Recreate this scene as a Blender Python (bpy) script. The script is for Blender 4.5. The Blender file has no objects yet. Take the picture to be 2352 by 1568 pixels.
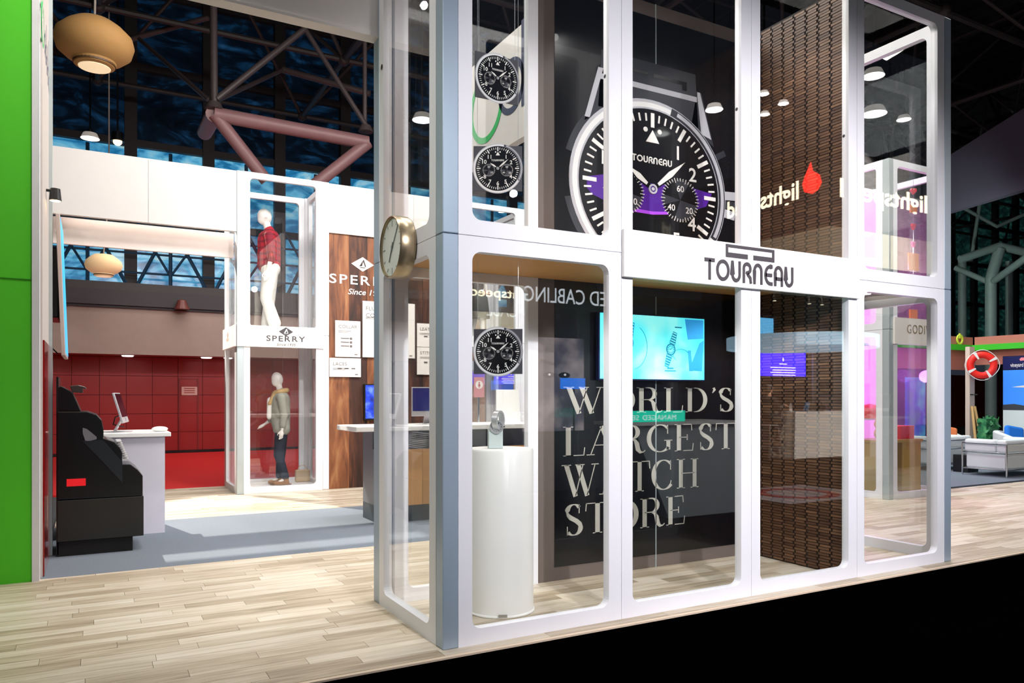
import bpy, bmesh, math, random
from mathutils import Vector, Matrix, Euler

sc = bpy.context.scene
C = sc.collection
R = math.radians
random.seed(7)

# ------------------------------------------------------------------ camera
F_PX, CX, HY, CAM_H = 1740.0, 1176.0, 909.0, 1.49
AX = (3149 / math.hypot(3149, 1740), 1740 / math.hypot(3149, 1740))
CAM = (-1.890, -4.076, CAM_H)
cam_d = bpy.data.cameras.new('camera')
cam = bpy.data.objects.new('camera', cam_d)
C.objects.link(cam)
cam.location = CAM
cam.rotation_euler = (R(90), 0, -math.atan2(AX[1], AX[0]))
cam_d.sensor_fit = 'HORIZONTAL'
cam_d.sensor_width = 36.0
cam_d.lens = 36.0 * F_PX / 2352.0
cam_d.shift_y = (HY - 784.0) / 2352.0
cam_d.clip_end = 200
sc.camera = cam

# ------------------------------------------------------------------ world, lights, exposure
w = bpy.data.worlds.new('hall_air')
sc.world = w
w.use_nodes = True
bg = w.node_tree.nodes['Background']
bg.inputs[0].default_value = (0.55, 0.66, 0.9, 1)
bg.inputs[1].default_value = 0.035
sc.view_settings.view_transform = 'Standard'
sc.view_settings.look = 'None'
sc.view_settings.exposure = 0.0
sc.view_settings.gamma = 1.0
sc.view_settings.use_curve_mapping = False
sc.cycles.transparent_max_bounces = 40
sc.cycles.max_bounces = 10
sc.cycles.sample_clamp_indirect = 6.0


def spot(loc, target, power, col=(1, .96, .9), size=80, blend=.6, radius=.05):
    l = bpy.data.lights.new('lamp', 'SPOT')
    l.energy = power
    l.color = col
    l.spot_size = R(size)
    l.spot_blend = blend
    l.shadow_soft_size = radius
    o = bpy.data.objects.new('lamp', l)
    C.objects.link(o)
    o.location = loc
    o.rotation_euler = (Vector(target) - Vector(loc)).to_track_quat('-Z', 'Y').to_euler()
    return o


def area(loc, target, power, sx, sy, col=(1, .97, .93)):
    l = bpy.data.lights.new('lamp', 'AREA')
    l.energy = power
    l.color = col
    l.shape = 'RECTANGLE'
    l.size = sx
    l.size_y = sy
    o = bpy.data.objects.new('lamp', l)
    C.objects.link(o)
    o.location = loc
    o.rotation_euler = (Vector(target) - Vector(loc)).to_track_quat('-Z', 'Y').to_euler()
    return o


# booth lights on the aisle side, hall rig lights behind, added fill spots
spot((0.2, -5.6, 4.6), (1.6, 0, 1.8), 1550, (.99, .96, 1), 62, .9)
spot((3.4, -5.4, 4.4), (3.2, 0, 1.7), 1250, (.99, .95, 1), 60, .9)
spot((-4.4, -.8, 5.6), (-.1, .6, 1.4), 420, (1, .98, .94), 55, .9)
area((-.9, 1.4, 6.9), (-.3, 1.9, 0), 190, 1.6, 1.6, (1, .96, .88))
area((2.4, 2.4, 6.8), (2.2, .8, 0), 230, 3.0, 1.5, (1, .96, .9))
area((0.2, 4.4, 7.4), (.6, 9.4, 1.2), 270, 3.4, 1.0, (1, .95, .9))
area((3.6, 4.4, 7.4), (3.0, 9.4, 1.2), 330, 3.0, 1.0, (1, .95, .9))
spot((.9, 4.4, 3.6), (.7, 8.2, 2.3), 260, (1, .96, .93), 75, .8)  # frontal fill added to brighten the shoe tower, no fixture there
spot((-3.2, 14.0, 9.1), (.5, 5.0, 0), 15000, (1, .92, .80), 23, .3, .06)
spot((6.2, -1.6, 4.6), (8.6, 2.8, 2.4), 420, (1, .95, .97), 60, .8)  # added fill from the front for the pink-lit tower
area((7.4, 2.2, 7.2), (7.4, 2.4, 0), 420, 3.0, 3.0, (1, .96, .92))
for _x in (.6, 1.8, 3.0, 4.2):
    spot((_x, .5, 2.41), (_x, .6, 0), 48, (1, .97, .92), 130, .6, .02)  # unseen fill added to brighten each lower bay
for _x in (.6, 1.9, 3.1, 4.2):
    spot((_x, .25, 4.85), (_x, .8, 2.6), 45, (1, .97, .95), 110, .8, .03)  # upper bays get added fill too, without fixtures
area((13.0, 6.0, 7.4), (13.0, 6.0, 0), 620, 4.0, 4.0, (.95, .98, 1))
spot((16, 8, 3.4), (23.082, 9.546, 6.304), 900, (.8, 1, .92), 70, .9)  # added upward fill that lifts the tree column
area((1.2, 14.5, 7.0), (1.2, 17.6, 1.6), 120, 5.0, .6, (1, .85, .78))
area((2.4, 13.0, 6.0), (2.4, 13.4, 0), 240, 8.0, 2.5, (1, .86, .8))


# ------------------------------------------------------------------ calibration helpers (pixel of the 2352x1568 frame -> world point)
def at(px, py, D):
    u = (px - CX) / F_PX
    return Vector((CAM[0] + D * (AX[0] * u + AX[1]), CAM[1] + D * (-AX[1] * u + AX[0]), CAM_H + (HY - py) * D / F_PX))


def on_y(px, py, y):
    u = (px - CX) / F_PX
    return at(px, py, (y - CAM[1]) / (-AX[1] * u + AX[0]))


def on_x(px, py, x):
    u = (px - CX) / F_PX
    return at(px, py, (x - CAM[0]) / (AX[0] * u + AX[1]))


def on_z(px, py, z=0.0):
    return at(px, py, (z - CAM_H) * F_PX / (HY - py))


GLASS_Y = 0.02


def across(px, py, D):
    """a point of the booths across the aisle that the front glass reflects at this pixel"""
    p = at(px, py, D)
    return Vector((p.x, 2 * GLASS_Y - p.y, p.z))


# ------------------------------------------------------------------ materials
def lin(h):
    h = h.lstrip('#')
    c = [int(h[i:i + 2], 16) / 255 for i in (0, 2, 4)]
    return tuple(((v + .055) / 1.055) ** 2.4 if v > .04045 else v / 12.92 for v in c) + (1,)


MATS = {}


def mat(name, col='#ffffff', rough=.5, metal=0., emit=0., ecol=None, var=.05, scale=6., bump=0., stretch=None, coat=0., spec=.5):
    if name in MATS:
        return MATS[name]
    m = bpy.data.materials.new(name)
    m.use_nodes = True
    nt = m.node_tree
    b = nt.nodes['Principled BSDF']
    c = lin(col)
    b.inputs['Roughness'].default_value = rough
    b.inputs['Metallic'].default_value = metal
    b.inputs['Coat Weight'].default_value = coat
    b.inputs['Specular IOR Level'].default_value = spec
    tc = nt.nodes.new('ShaderNodeTexCoord')
    mp = nt.nodes.new('ShaderNodeMapping')
    if stretch:
        mp.inputs['Scale'].default_value = stretch
    nz = nt.nodes.new('ShaderNodeTexNoise')
    nz.inputs['Scale'].default_value = scale
    nz.inputs['Detail'].default_value = 4
    nt.links.new(tc.outputs['Object'], mp.inputs[0])
    nt.links.new(mp.outputs[0], nz.inputs['Vector'])
    mx = nt.nodes.new('ShaderNodeMix')
    mx.data_type = 'RGBA'
    mx.inputs[6].default_value = tuple(v * (1 - var) for v in c[:3]) + (1,)
    mx.inputs[7].default_value = tuple(min(1, v * (1 + var)) for v in c[:3]) + (1,)
    nt.links.new(nz.outputs['Fac'], mx.inputs[0])
    nt.links.new(mx.outputs[2], b.inputs['Base Color'])
    if bump:
        bp = nt.nodes.new('ShaderNodeBump')
        bp.inputs['Strength'].default_value = bump
        bp.inputs['Distance'].default_value = .01
        nt.links.new(nz.outputs['Fac'], bp.inputs['Height'])
        nt.links.new(bp.outputs[0], b.inputs['Normal'])
    if emit:
        b.inputs['Emission Color'].default_value = lin(ecol or col)
        b.inputs['Emission Strength'].default_value = emit
    MATS[name] = m
    return m


def ramp_mat(name, stops, rough=.5, scale=4., stretch=(1, 1, 1), detail=6., coord='Object', per_object=0., dist=0., bump=0.1, emit=0.):
    """noise driven colour ramp, optionally shifted for every object"""
    m = bpy.data.materials.new(name)
    m.use_nodes = True
    nt = m.node_tree
    b = nt.nodes['Principled BSDF']
    b.inputs['Roughness'].default_value = rough
    tc = nt.nodes.new('ShaderNodeTexCoord')
    geo = nt.nodes.new('ShaderNodeNewGeometry')
    mp = nt.nodes.new('ShaderNodeMapping')
    mp.inputs['Scale'].default_value = stretch
    nz = nt.nodes.new('ShaderNodeTexNoise')
    nz.inputs['Scale'].default_value = scale
    nz.inputs['Detail'].default_value = detail
    nz.inputs['Distortion'].default_value = dist
    nz.noise_dimensions = '4D'
    src = geo.outputs['Position'] if coord == 'World' else tc.outputs['Object']
    nt.links.new(src, mp.inputs[0])
    nt.links.new(mp.outputs[0], nz.inputs['Vector'])
    cr = nt.nodes.new('ShaderNodeValToRGB')
    el = cr.color_ramp.elements
    el[0].position, el[0].color = stops[0][0], lin(stops[0][1])
    el[1].position, el[1].color = stops[-1][0], lin(stops[-1][1])
    for p, c in stops[1:-1]:
        e = el.new(p)
        e.color = lin(c)
    fac = nz.outputs['Fac']
    if per_object:
        at_ = nt.nodes.new('ShaderNodeAttribute')
        at_.attribute_name = 'tone'
        at_.attribute_type = 'GEOMETRY'
        oi = nt.nodes.new('ShaderNodeObjectInfo')
        ad = nt.nodes.new('ShaderNodeMath')
        ad.operation = 'ADD'
        nt.links.new(at_.outputs['Fac'], ad.inputs[0])
        nt.links.new(oi.outputs['Random'], ad.inputs[1])
        fr = nt.nodes.new('ShaderNodeMath')
        fr.operation = 'FRACT'
        nt.links.new(ad.outputs[0], fr.inputs[0])
        mw = nt.nodes.new('ShaderNodeMath')
        mw.operation = 'MULTIPLY'
        mw.inputs[1].default_value = 37.
        nt.links.new(fr.outputs[0], mw.inputs[0])
        nt.links.new(mw.outputs[0], nz.inputs['W'])
        mm = nt.nodes.new('ShaderNodeMath')
        mm.operation = 'MULTIPLY_ADD'
        mm.inputs[1].default_value = per_object
        nt.links.new(fr.outputs[0], mm.inputs[0])
        sb = nt.nodes.new('ShaderNodeMath')
        sb.operation = 'SUBTRACT'
        sb.inputs[1].default_value = per_object / 2
        nt.links.new(fac, sb.inputs[0])
        nt.links.new(sb.outputs[0], mm.inputs[2])
        fac = mm.outputs[0]
    nt.links.new(fac, cr.inputs[0])
    nt.links.new(cr.outputs[0], b.inputs['Base Color'])
    if bump:
        bp = nt.nodes.new('ShaderNodeBump')
        bp.inputs['Strength'].default_value = bump
        bp.inputs['Distance'].default_value = .004
        nt.links.new(nz.outputs['Fac'], bp.inputs['Height'])
        nt.links.new(bp.outputs[0], b.inputs['Normal'])
    if emit:
        nt.links.new(cr.outputs[0], b.inputs['Emission Color'])
        b.inputs['Emission Strength'].default_value = emit
    MATS[name] = m
    return m


def glass_mat(name, tint=(.975, .985, .982), f0=.075, refl=(1, 1, 1)):
    """thin clear glazing: clear through, mirror-like by viewing angle (Schlick)"""
    m = bpy.data.materials.new(name)
    m.use_nodes = True
    nt = m.node_tree
    nt.nodes.remove(nt.nodes['Principled BSDF'])
    out = nt.nodes['Material Output']
    tr = nt.nodes.new('ShaderNodeBsdfTransparent')
    tr.inputs[0].default_value = tint + (1,)
    gl = nt.nodes.new('ShaderNodeBsdfGlossy')
    gl.inputs['Roughness'].default_value = 0.0
    gl.inputs['Color'].default_value = refl + (1,)
    geo = nt.nodes.new('ShaderNodeNewGeometry')
    dp = nt.nodes.new('ShaderNodeVectorMath')
    dp.operation = 'DOT_PRODUCT'
    nt.links.new(geo.outputs['Incoming'], dp.inputs[0])
    nt.links.new(geo.outputs['Normal'], dp.inputs[1])

    def mth(op, a, b=None):
        n = nt.nodes.new('ShaderNodeMath')
        n.operation = op
        for i, v in enumerate((a, b)):
            if v is None:
                continue
            if isinstance(v, (int, float)):
                n.inputs[i].default_value = v
            else:
                nt.links.new(v, n.inputs[i])
        return n.outputs[0]
    c = mth('ABSOLUTE', dp.outputs['Value'])
    p = mth('POWER', mth('SUBTRACT', 1.0, c), 5.0)
    fac = mth('ADD', mth('MULTIPLY', p, 1 - f0), f0)
    mx = nt.nodes.new('ShaderNodeMixShader')
    nt.links.new(fac, mx.inputs[0])
    nt.links.new(tr.outputs[0], mx.inputs[1])
    nt.links.new(gl.outputs[0], mx.inputs[2])
    nt.links.new(mx.outputs[0], out.inputs[0])
    MATS[name] = m
    return m


WHITE = mat('white_powder_coat', '#ececf2', .38, var=.02)
FASC = mat('white_fascia_fabric', '#dad5d3', .75, var=.03)
ALU = mat('blue_grey_aluminium', '#a6b8c9', .34, .3, var=.06, stretch=(1, 1, .2))
ALU2 = mat('pale_aluminium', '#b9c3c6', .35, .3, var=.05)
SEAM = mat('dark_seam', '#3a3d48', .6)
GLASS = glass_mat('clear_glazing')
TAN = mat('tan_laminate', '#c98f4e', .5, var=.08, scale=3, stretch=(1, 6, 6))
BLACK = mat('black_print', '#0b0c12', .22, var=.2, coat=.3)
BORDER = mat('taupe_wall', '#6d625d', .5, var=.06)
SILVER = mat('silver_print', '#b9b9c0', .4, .0, var=.15, scale=2)
SILVER2 = mat('pale_silver_print', '#e6e6e6', .4, var=.1, scale=2)
DKSTEEL = mat('dark_steel_print', '#2f3139', .4, var=.2, scale=3)
LUME = mat('white_print', '#e8e6e2', .5, var=.02)
PURPLE = mat('purple_print', '#4c1590', .4, var=.3, scale=2)
VIOLET = mat('violet_print', '#b04bf0', .4, var=.2, scale=2)
SUBD = mat('subdial_print', '#33343c', .4, var=.5, scale=1.5)
CREAM = mat('cream_lettering', '#a9a69c', .5, var=.03)
CHAR = mat('charcoal_lettering', '#3f3a40', .5, var=.05)
STEEL = mat('bright_steel', '#d4d6d8', .25, .45, var=.02)
CHROME = mat('chrome', '#dadde0', .12, 1., var=.02)
BRONZE = mat('brushed_bronze', '#a8977c', .3, .85, var=.12, stretch=(1, 1, 12))
DARK = mat('black_plastic', '#0c0d10', .35, var=.2, coat=.2)
WPLAS = mat('white_plastic', '#f2f1ee', .3, var=.02)


# ------------------------------------------------------------------ mesh builder
_txt = {}


def text_geo(s, size=1., bold=0.):
    key = (s, bold)
    if key not in _txt:
        cu = bpy.data.curves.new('t', 'FONT')
        cu.body = s
        cu.size = 1.
        cu.offset = bold
        cu.resolution_u = 3
        ob = bpy.data.objects.new('t', cu)
        C.objects.link(ob)
        dg = bpy.context.evaluated_depsgraph_get()
        me = bpy.data.meshes.new_from_object(ob.evaluated_get(dg))
        vs = [tuple(v.co) for v in me.vertices]
        fs = [tuple(p.vertices) for p in me.polygons]
        bpy.data.objects.remove(ob)
        bpy.data.curves.remove(cu)
        bpy.data.meshes.remove(me)
        _txt[key] = (vs, fs)
    return _txt[key]


class MB:
    def __init__(s):
        s.v, s.f, s.m, s.i = [], [], [], 0
        s.tone = None

    def add(s, vs, fs):
        n = len(s.v)
        s.v += [tuple(p) for p in vs]
        for f in fs:
            s.f.append(tuple(n + k for k in f))
            s.m.append(s.i)
        return s

    def box(s, x0, x1, y0, y1, z0, z1):
        vs = [(x, y, z) for z in (z0, z1) for y in (y0, y1) for x in (x0, x1)]
        return s.add(vs, [(0, 2, 3, 1), (4, 5, 7, 6), (0, 1, 5, 4), (2, 6, 7, 3), (0, 4, 6, 2), (1, 3, 7, 5)])

    def obox(s, c, hx, hy, hz, rz=0., ry=0., rx=0.):
        m = Euler((rx, ry, rz)).to_matrix()
        vs = [Vector(c) + m @ Vector((x * hx, y * hy, z * hz)) for z in (-1, 1) for y in (-1, 1) for x in (-1, 1)]
        return s.add(vs, [(0, 2, 3, 1), (4, 5, 7, 6), (0, 1, 5, 4), (2, 6, 7, 3), (0, 4, 6, 2), (1, 3, 7, 5)])

    def cone(s, p0, p1, r0, r1=None, n=12):
        r1 = r0 if r1 is None else r1
        p0, p1 = Vector(p0), Vector(p1)
        d = (p1 - p0)
        if d.length < 1e-6:
            return s
        d.normalize()
        u = d.orthogonal().normalized()
        w_ = d.cross(u)
        vs = []
        for p, r in ((p0, r0), (p1, r1)):
            for k in range(n):
                a = 2 * math.pi * k / n
                vs.append(p + (u * math.cos(a) + w_ * math.sin(a)) * r)
        fs = [(k, (k + 1) % n, n + (k + 1) % n, n + k) for k in range(n)]
        fs += [tuple(range(n - 1, -1, -1)), tuple(range(n, 2 * n))]
        return s.add(vs, fs)

    def tube(s, pts, r, n=10, balls=True):
        for a, b in zip(pts, pts[1:]):
            s.cone(a, b, r, r, n)
        if balls:
            for p in pts[1:-1]:
                s.sph(p, (r, r, r), n, max(5, n // 2))
        return s

    def cap(s, p0, p1, r0, r1=None, n=14):
        r1 = r0 if r1 is None else r1
        s.cone(p0, p1, r0, r1, n)
        s.sph(p0, (r0,) * 3, n, 8)
        s.sph(p1, (r1,) * 3, n, 8)
        return s

    def sph(s, c, r, nu=16, nv=10, rot=None):
        c = Vector(c)
        if isinstance(r, (int, float)):
            r = (r, r, r)
        vs = []
        m = rot.to_matrix() if rot else Matrix.Identity(3)
        vs.append(c + m @ Vector((0, 0, -r[2])))
        for j in range(1, nv):
            t = math.pi * j / nv - math.pi / 2
            for k in range(nu):
                a = 2 * math.pi * k / nu
                vs.append(c + m @ Vector((r[0] * math.cos(t) * math.cos(a), r[1] * math.cos(t) * math.sin(a), r[2] * math.sin(t))))
        vs.append(c + m @ Vector((0, 0, r[2])))
        fs = []
        for k in range(nu):
            fs.append((0, 1 + (k + 1) % nu, 1 + k))
            for j in range(nv - 2):
                a, b = 1 + j * nu, 1 + (j + 1) * nu
                fs.append((a + k, a + (k + 1) % nu, b + (k + 1) % nu, b + k))
            fs.append((1 + (nv - 2) * nu + k, 1 + (nv - 2) * nu + (k + 1) % nu, len(vs) - 1))
        return s.add(vs, fs)

    def lathe(s, prof, c=(0, 0, 0), n=32, axis='Z'):
        vs, fs = [], []
        for r, h in prof:
            for k in range(n):
                a = 2 * math.pi * k / n
                x, y = r * math.cos(a), r * math.sin(a)
                p = {'Z': (x, y, h), 'Y': (x, h, y), 'X': (h, x, y)}[axis]
                vs.append((c[0] + p[0], c[1] + p[1], c[2] + p[2]))
        for j in range(len(prof) - 1):
            for k in range(n):
                fs.append((j * n + k, j * n + (k + 1) % n, (j + 1) * n + (k + 1) % n, (j + 1) * n + k))
        if prof[0][0] > 1e-5:
            fs.append(tuple(range(n - 1, -1, -1)))
        if prof[-1][0] > 1e-5 and not (len(prof) == 2 and prof[0][0] < 1e-5):
            fs.append(tuple(range((len(prof) - 1) * n, len(prof) * n)))
        return s.add(vs, fs)

    def poly(s, pts, y0, y1):
        """polygon in the XZ plane extruded from y0 to y1"""
        n = len(pts)
        vs = [(x, y0, z) for x, z in pts] + [(x, y1, z) for x, z in pts]
        fs = [tuple(range(n)), tuple(range(2 * n - 1, n - 1, -1))]
        fs += [(k, n + k, n + (k + 1) % n, (k + 1) % n) for k in range(n)]
        return s.add(vs, fs)

    def stroke(s, pts, wd, y0, y1, closed=False):
        """ribbon of width wd (number or list) along pts in the XZ plane, extruded"""
        n = len(pts)
        ws = wd if isinstance(wd, (list, tuple)) else [wd] * n
        L, Rr = [], []
        for k in range(n):
            if closed:
                a, b = pts[(k - 1) % n], pts[(k + 1) % n]
            else:
                a, b = pts[max(0, k - 1)], pts[min(n - 1, k + 1)]
            dx, dz = b[0] - a[0], b[1] - a[1]
            l = math.hypot(dx, dz) or 1
            h = ws[k] / 2
            if 0 < k < n - 1 or closed:
                p, q = pts[(k - 1) % n], pts[(k + 1) % n]
                d1 = Vector((pts[k][0] - p[0], pts[k][1] - p[1])).normalized()
                d2 = Vector((q[0] - pts[k][0], q[1] - pts[k][1])).normalized()
                cs = max(.5, math.sqrt(max(0, (1 + d1.dot(d2)) / 2)))
                h /= cs
            nx, nz = -dz / l * h, dx / l * h
            L.append((pts[k][0] + nx, pts[k][1] + nz))
            Rr.append((pts[k][0] - nx, pts[k][1] - nz))
        vs = []
        for y in (y0, y1):
            vs += [(x, y, z) for x, z in L] + [(x, y, z) for x, z in Rr]
        fs = []
        m = 2 * n
        rng = range(n) if closed else range(n - 1)
        for k in rng:
            j = (k + 1) % n
            fs += [(k, j, n + j, n + k), (m + k, m + n + k, m + n + j, m + j), (k, m + k, m + j, j), (n + k, n + j, m + n + j, m + n + k)]
        if not closed:
            fs += [(0, n, m + n, m), (n - 1, m + n - 1, m + 2 * n - 1, 2 * n - 1)]
        return s.add(vs, fs)

    def ring(s, cx, cz, r0, r1, y0, y1, n=48, a0=0., a1=360., sx=1., sz=1.):
        full = abs(a1 - a0) >= 359.9
        k_n = n if full else n + 1
        vs = []
        for y in (y0, y1):
            for r in (r0, r1):
                for k in range(k_n):
                    a = R(a0 + (a1 - a0) * k / n)
                    vs.append((cx + r * sx * math.cos(a), y, cz + r * sz * math.sin(a)))
        K = k_n
        fs = []
        for k in range(n):
            j = (k + 1) % K
            fs += [(k, j, K + j, K + k), (2 * K + k, 3 * K + k, 3 * K + j, 2 * K + j), (K + k, K + j, 3 * K + j, 3 * K + k)]
            if r0 > 1e-5:
                fs += [(k, 2 * K + k, 2 * K + j, j)]
        return s.add(vs, fs)

    def disc(s, cx, cz, r, y0, y1, n=40, sx=1., sz=1.):
        return s.poly([(cx + r * sx * math.cos(2 * math.pi * k / n), cz + r * sz * math.sin(2 * math.pi * k / n)) for k in range(n)], y0, y1)

    def text(s, t, size, x, z, y, sx=1., align='L', bold=0., spacing=None, rot=0., shear=0.):
        """flat lettering in the XZ plane, read from -Y"""
        if spacing:
            xx = 0
            parts = []
            for ch in t:
                vs, fs = text_geo(ch, 1., bold)
                wch = (max(v[0] for v in vs) if vs else .3)
                parts.append((xx, vs, fs))
                xx += wch + spacing
            allv, allf = [], []
            for ox, vs, fs in parts:
                n = len(allv)
                allv += [(v[0] + ox, v[1], 0) for v in vs]
                allf += [tuple(n + q for q in f) for f in fs]
            vs, fs = allv, allf
        else:
            vs, fs = text_geo(t, 1., bold)
        if not vs:
            return s
        x0, x1 = min(v[0] for v in vs), max(v[0] for v in vs)
        off = {'L': 0, 'C': -(x0 + x1) / 2, 'R': -x1}[align]
        cr, sr = math.cos(rot), math.sin(rot)
        out = []
        for v in vs:
            a, b = (v[0] + off + shear * v[1]) * size * sx, v[1] * size
            out.append((x + a * cr - b * sr, y, z + a * sr + b * cr))
        return s.add(out, [tuple(reversed(f)) if False else f for f in fs])

    def frame(s, w_, h_, x0, x1, z0, z1, d, r=.06, n=6):
        """rectangular panel (0..w, 0..h, depth 0..d) with a rounded opening"""
        inner, outer = [], []
        cs = [(x1 - r, z1 - r, 0), (x0 + r, z1 - r, 90), (x0 + r, z0 + r, 180), (x1 - r, z0 + r, 270)]
        oc = [(w_, h_), (0, h_), (0, 0), (w_, 0)]
        for q, (cx, cz, a0) in enumerate(cs):
            for k in range(n + 1):
                a = R(a0 + 90 * k / n)
                inner.append((cx + r * math.cos(a), cz + r * math.sin(a)))
                t = k / n
                ox, oz = oc[q]
                # slide along the outer border near the corner
                px = cx + r * math.cos(a)
                pz = cz + r * math.sin(a)
                if k == n // 2:
                    outer.append((ox, oz))
                elif (k < n / 2) == (q in (0, 2)):
                    outer.append((ox, pz))
                else:
                    outer.append((px, oz))
        m = len(inner)
        vs = [(x, 0, z) for x, z in inner] + [(x, 0, z) for x, z in outer] + [(x, d, z) for x, z in inner] + [(x, d, z) for x, z in outer]
        fs = []
        for k in range(m):
            j = (k + 1) % m
            fs += [(k, m + k, m + j, j), (2 * m + k, 2 * m + j, 3 * m + j, 3 * m + k), (k, j, 2 * m + j, 2 * m + k), (m + k, 3 * m + k, 3 * m + j, m + j)]
        return s.add(vs, fs)

    def build(s, name, mats, parent=None, loc=None, rz=0., bevel=0., smooth=False, kind=None, label=None, rot=None, remesh=0., segs=2):
        me = bpy.data.meshes.new(name)
        me.from_pydata(s.v, [], s.f)
        if not isinstance(mats, (list, tuple)):
            mats = [mats]
        for m in mats:
            me.materials.append(m)
        me.polygons.foreach_set('material_index', s.m)
        bm = bmesh.new()
        bm.from_mesh(me)
        bmesh.ops.recalc_face_normals(bm, faces=bm.faces)
        if bevel:
            bmesh.ops.remove_doubles(bm, verts=bm.verts, dist=1e-5)
            es = [e for e in bm.edges if len(e.link_faces) == 2 and e.calc_face_angle(0) > .6]
            bmesh.ops.bevel(bm, geom=es, offset=bevel, segments=segs, affect='EDGES', profile=.5, clamp_overlap=True)
        bm.to_mesh(me)
        bm.free()
        if s.tone is not None:
            a = me.attributes.new('tone', 'FLOAT', 'FACE')
            a.data.foreach_set('value', s.tone)
        if smooth:
            me.polygons.foreach_set('use_smooth', [True] * len(me.polygons))
            me.set_sharp_from_angle(angle=R(40))
        o = bpy.data.objects.new(name, me)
        C.objects.link(o)
        if parent:
            o.parent = parent
        if loc is not None:
            o.location = loc
        if rot is not None:
            o.rotation_euler = rot
        else:
            o.rotation_euler = (0, 0, rz)
        if kind:
            o['kind'] = kind
        if label:
            o['label'] = label
        if remesh:
            md = o.modifiers.new('remesh', 'REMESH')
            md.mode = 'VOXEL'
            md.voxel_size = remesh
            md.use_smooth_shade = True
            sm = o.modifiers.new('smooth', 'SMOOTH')
            sm.iterations = 6
            sm.factor = .5
        return o


def tag(o, label, cat, group=None):
    o['label'] = label
    o['category'] = cat
    if group:
        o['group'] = group
    return o


def thing(name, label, cat, loc=(0, 0, 0), rz=0., group=None):
    o = bpy.data.objects.new(name, None)
    o.empty_display_size = .1
    C.objects.link(o)
    o.location = loc
    o.rotation_euler = (0, 0, rz)
    return tag(o, label, cat, group)


def struct(name, mb, m, **k):
    return mb.build(name, m, kind='structure', **k)


def copy_tree(o, parent=None):
    c = o.copy()
    C.objects.link(c)
    c.parent = parent
    for ch in list(o.children):
        copy_tree(ch, c)
    return c

# ================================================================== FLOOR
WOOD = ramp_mat('plank_wood', [(.15, '#94846e'), (.38, '#b5a68f'), (.60, '#ccc0ad'), (.85, '#dad1c2')], .42, 1.6, (1, 11, 1), 6, 'World', .4, 1.2, .08)
CARPET = mat('slate_carpet', '#69727d', .95, var=.12, scale=40, bump=.3)
BLKCARPET = mat('black_carpet', '#010101', 1., var=.4, scale=60, bump=.3, spec=0.)
REDCARPET = mat('red_carpet', '#c00d10', .95, var=.1, scale=40, bump=.2)

fl = struct('floor', MB().box(-14, 46, -14, 24, -.12, -.03), mat('hall_concrete', '#3c3c40', .8))
struct('trim_1', MB().box(-14, 30, -.115, -.085, -.03, -.002), mat('floor_edge_strip', '#d8c3ac', .6), parent=fl)
ab = MB().box(-14, 30, -14, -.117, -.03, -.012)
abo = ab.build('aisle_carpet', BLKCARPET, kind='structure')
MB().box(-2.28, 9.2, 3.17, 5.9, -.03, .0).build('carpet_runner', CARPET, kind='structure')
MB().box(9.203, 26, 3.3, 14, -.03, .001).build('lounge_carpet', CARPET, kind='structure')
MB().box(-8, 20, 9.2, 17.55, -.03, -.004).build('hall_carpet', REDCARPET, kind='structure')

PW, PG = .118, .0022


def plank_rows(x0, x1, y0, y1, seed):
    rnd = random.Random(seed)
    out = []
    y = y0
    while y < y1 - .01:
        ye = min(y + PW, y1)
        x = x0 - rnd.uniform(0, .8)
        while x < x1:
            L = rnd.uniform(.42, 1.05)
            a, b = max(x, x0), min(x + L, x1)
            if b - a > .03:
                out.append((a, b, y, ye))
            x += L
        y = ye
    return out


def in_view(x, y, z=0.):
    dx, dy = x - CAM[0], y - CAM[1]
    X = AX[0] * dx - AX[1] * dy
    Z = AX[1] * dx + AX[0] * dy
    if Z < 1:
        return None
    px, py = CX + F_PX * X / Z, HY - F_PX * (z - CAM_H) / Z
    return (px, py, Z) if -80 < px < 2430 and -80 < py < 1650 else None


near = plank_rows(-7, 13, -.085, 3.168, 3)
far = plank_rows(-2.28, 9.2, 5.902, 9.198, 4) + plank_rows(13, 16, -.085, 3.29, 6)
near.sort(key=lambda p: (in_view((p[0] + p[1]) / 2, (p[2] + p[3]) / 2) or (0, 0, 99))[2])
unit = MB().box(-.5, .5, -.5, .5, -.5, .5)
proto = unit.build('plank', WOOD, parent=fl)
for k, (a, b, c, d) in enumerate(near[:290]):
    o = proto if k == 0 else proto.copy()
    if k:
        C.objects.link(o)
    o.location = ((a + b) / 2, (c + d) / 2, -.014)
    o.scale = (b - a - PG, d - c - PG, .028)
rest = MB()
rest.tone = []
rr = random.Random(9)
for a, b, c, d in near[290:] + far:
    rest.box(a + PG / 2, b - PG / 2, c + PG / 2, d - PG / 2, -.028, 0)
    rest.tone += [rr.random()] * 6
rest.build('plank_field', WOOD, parent=fl, kind='stuff')

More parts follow.
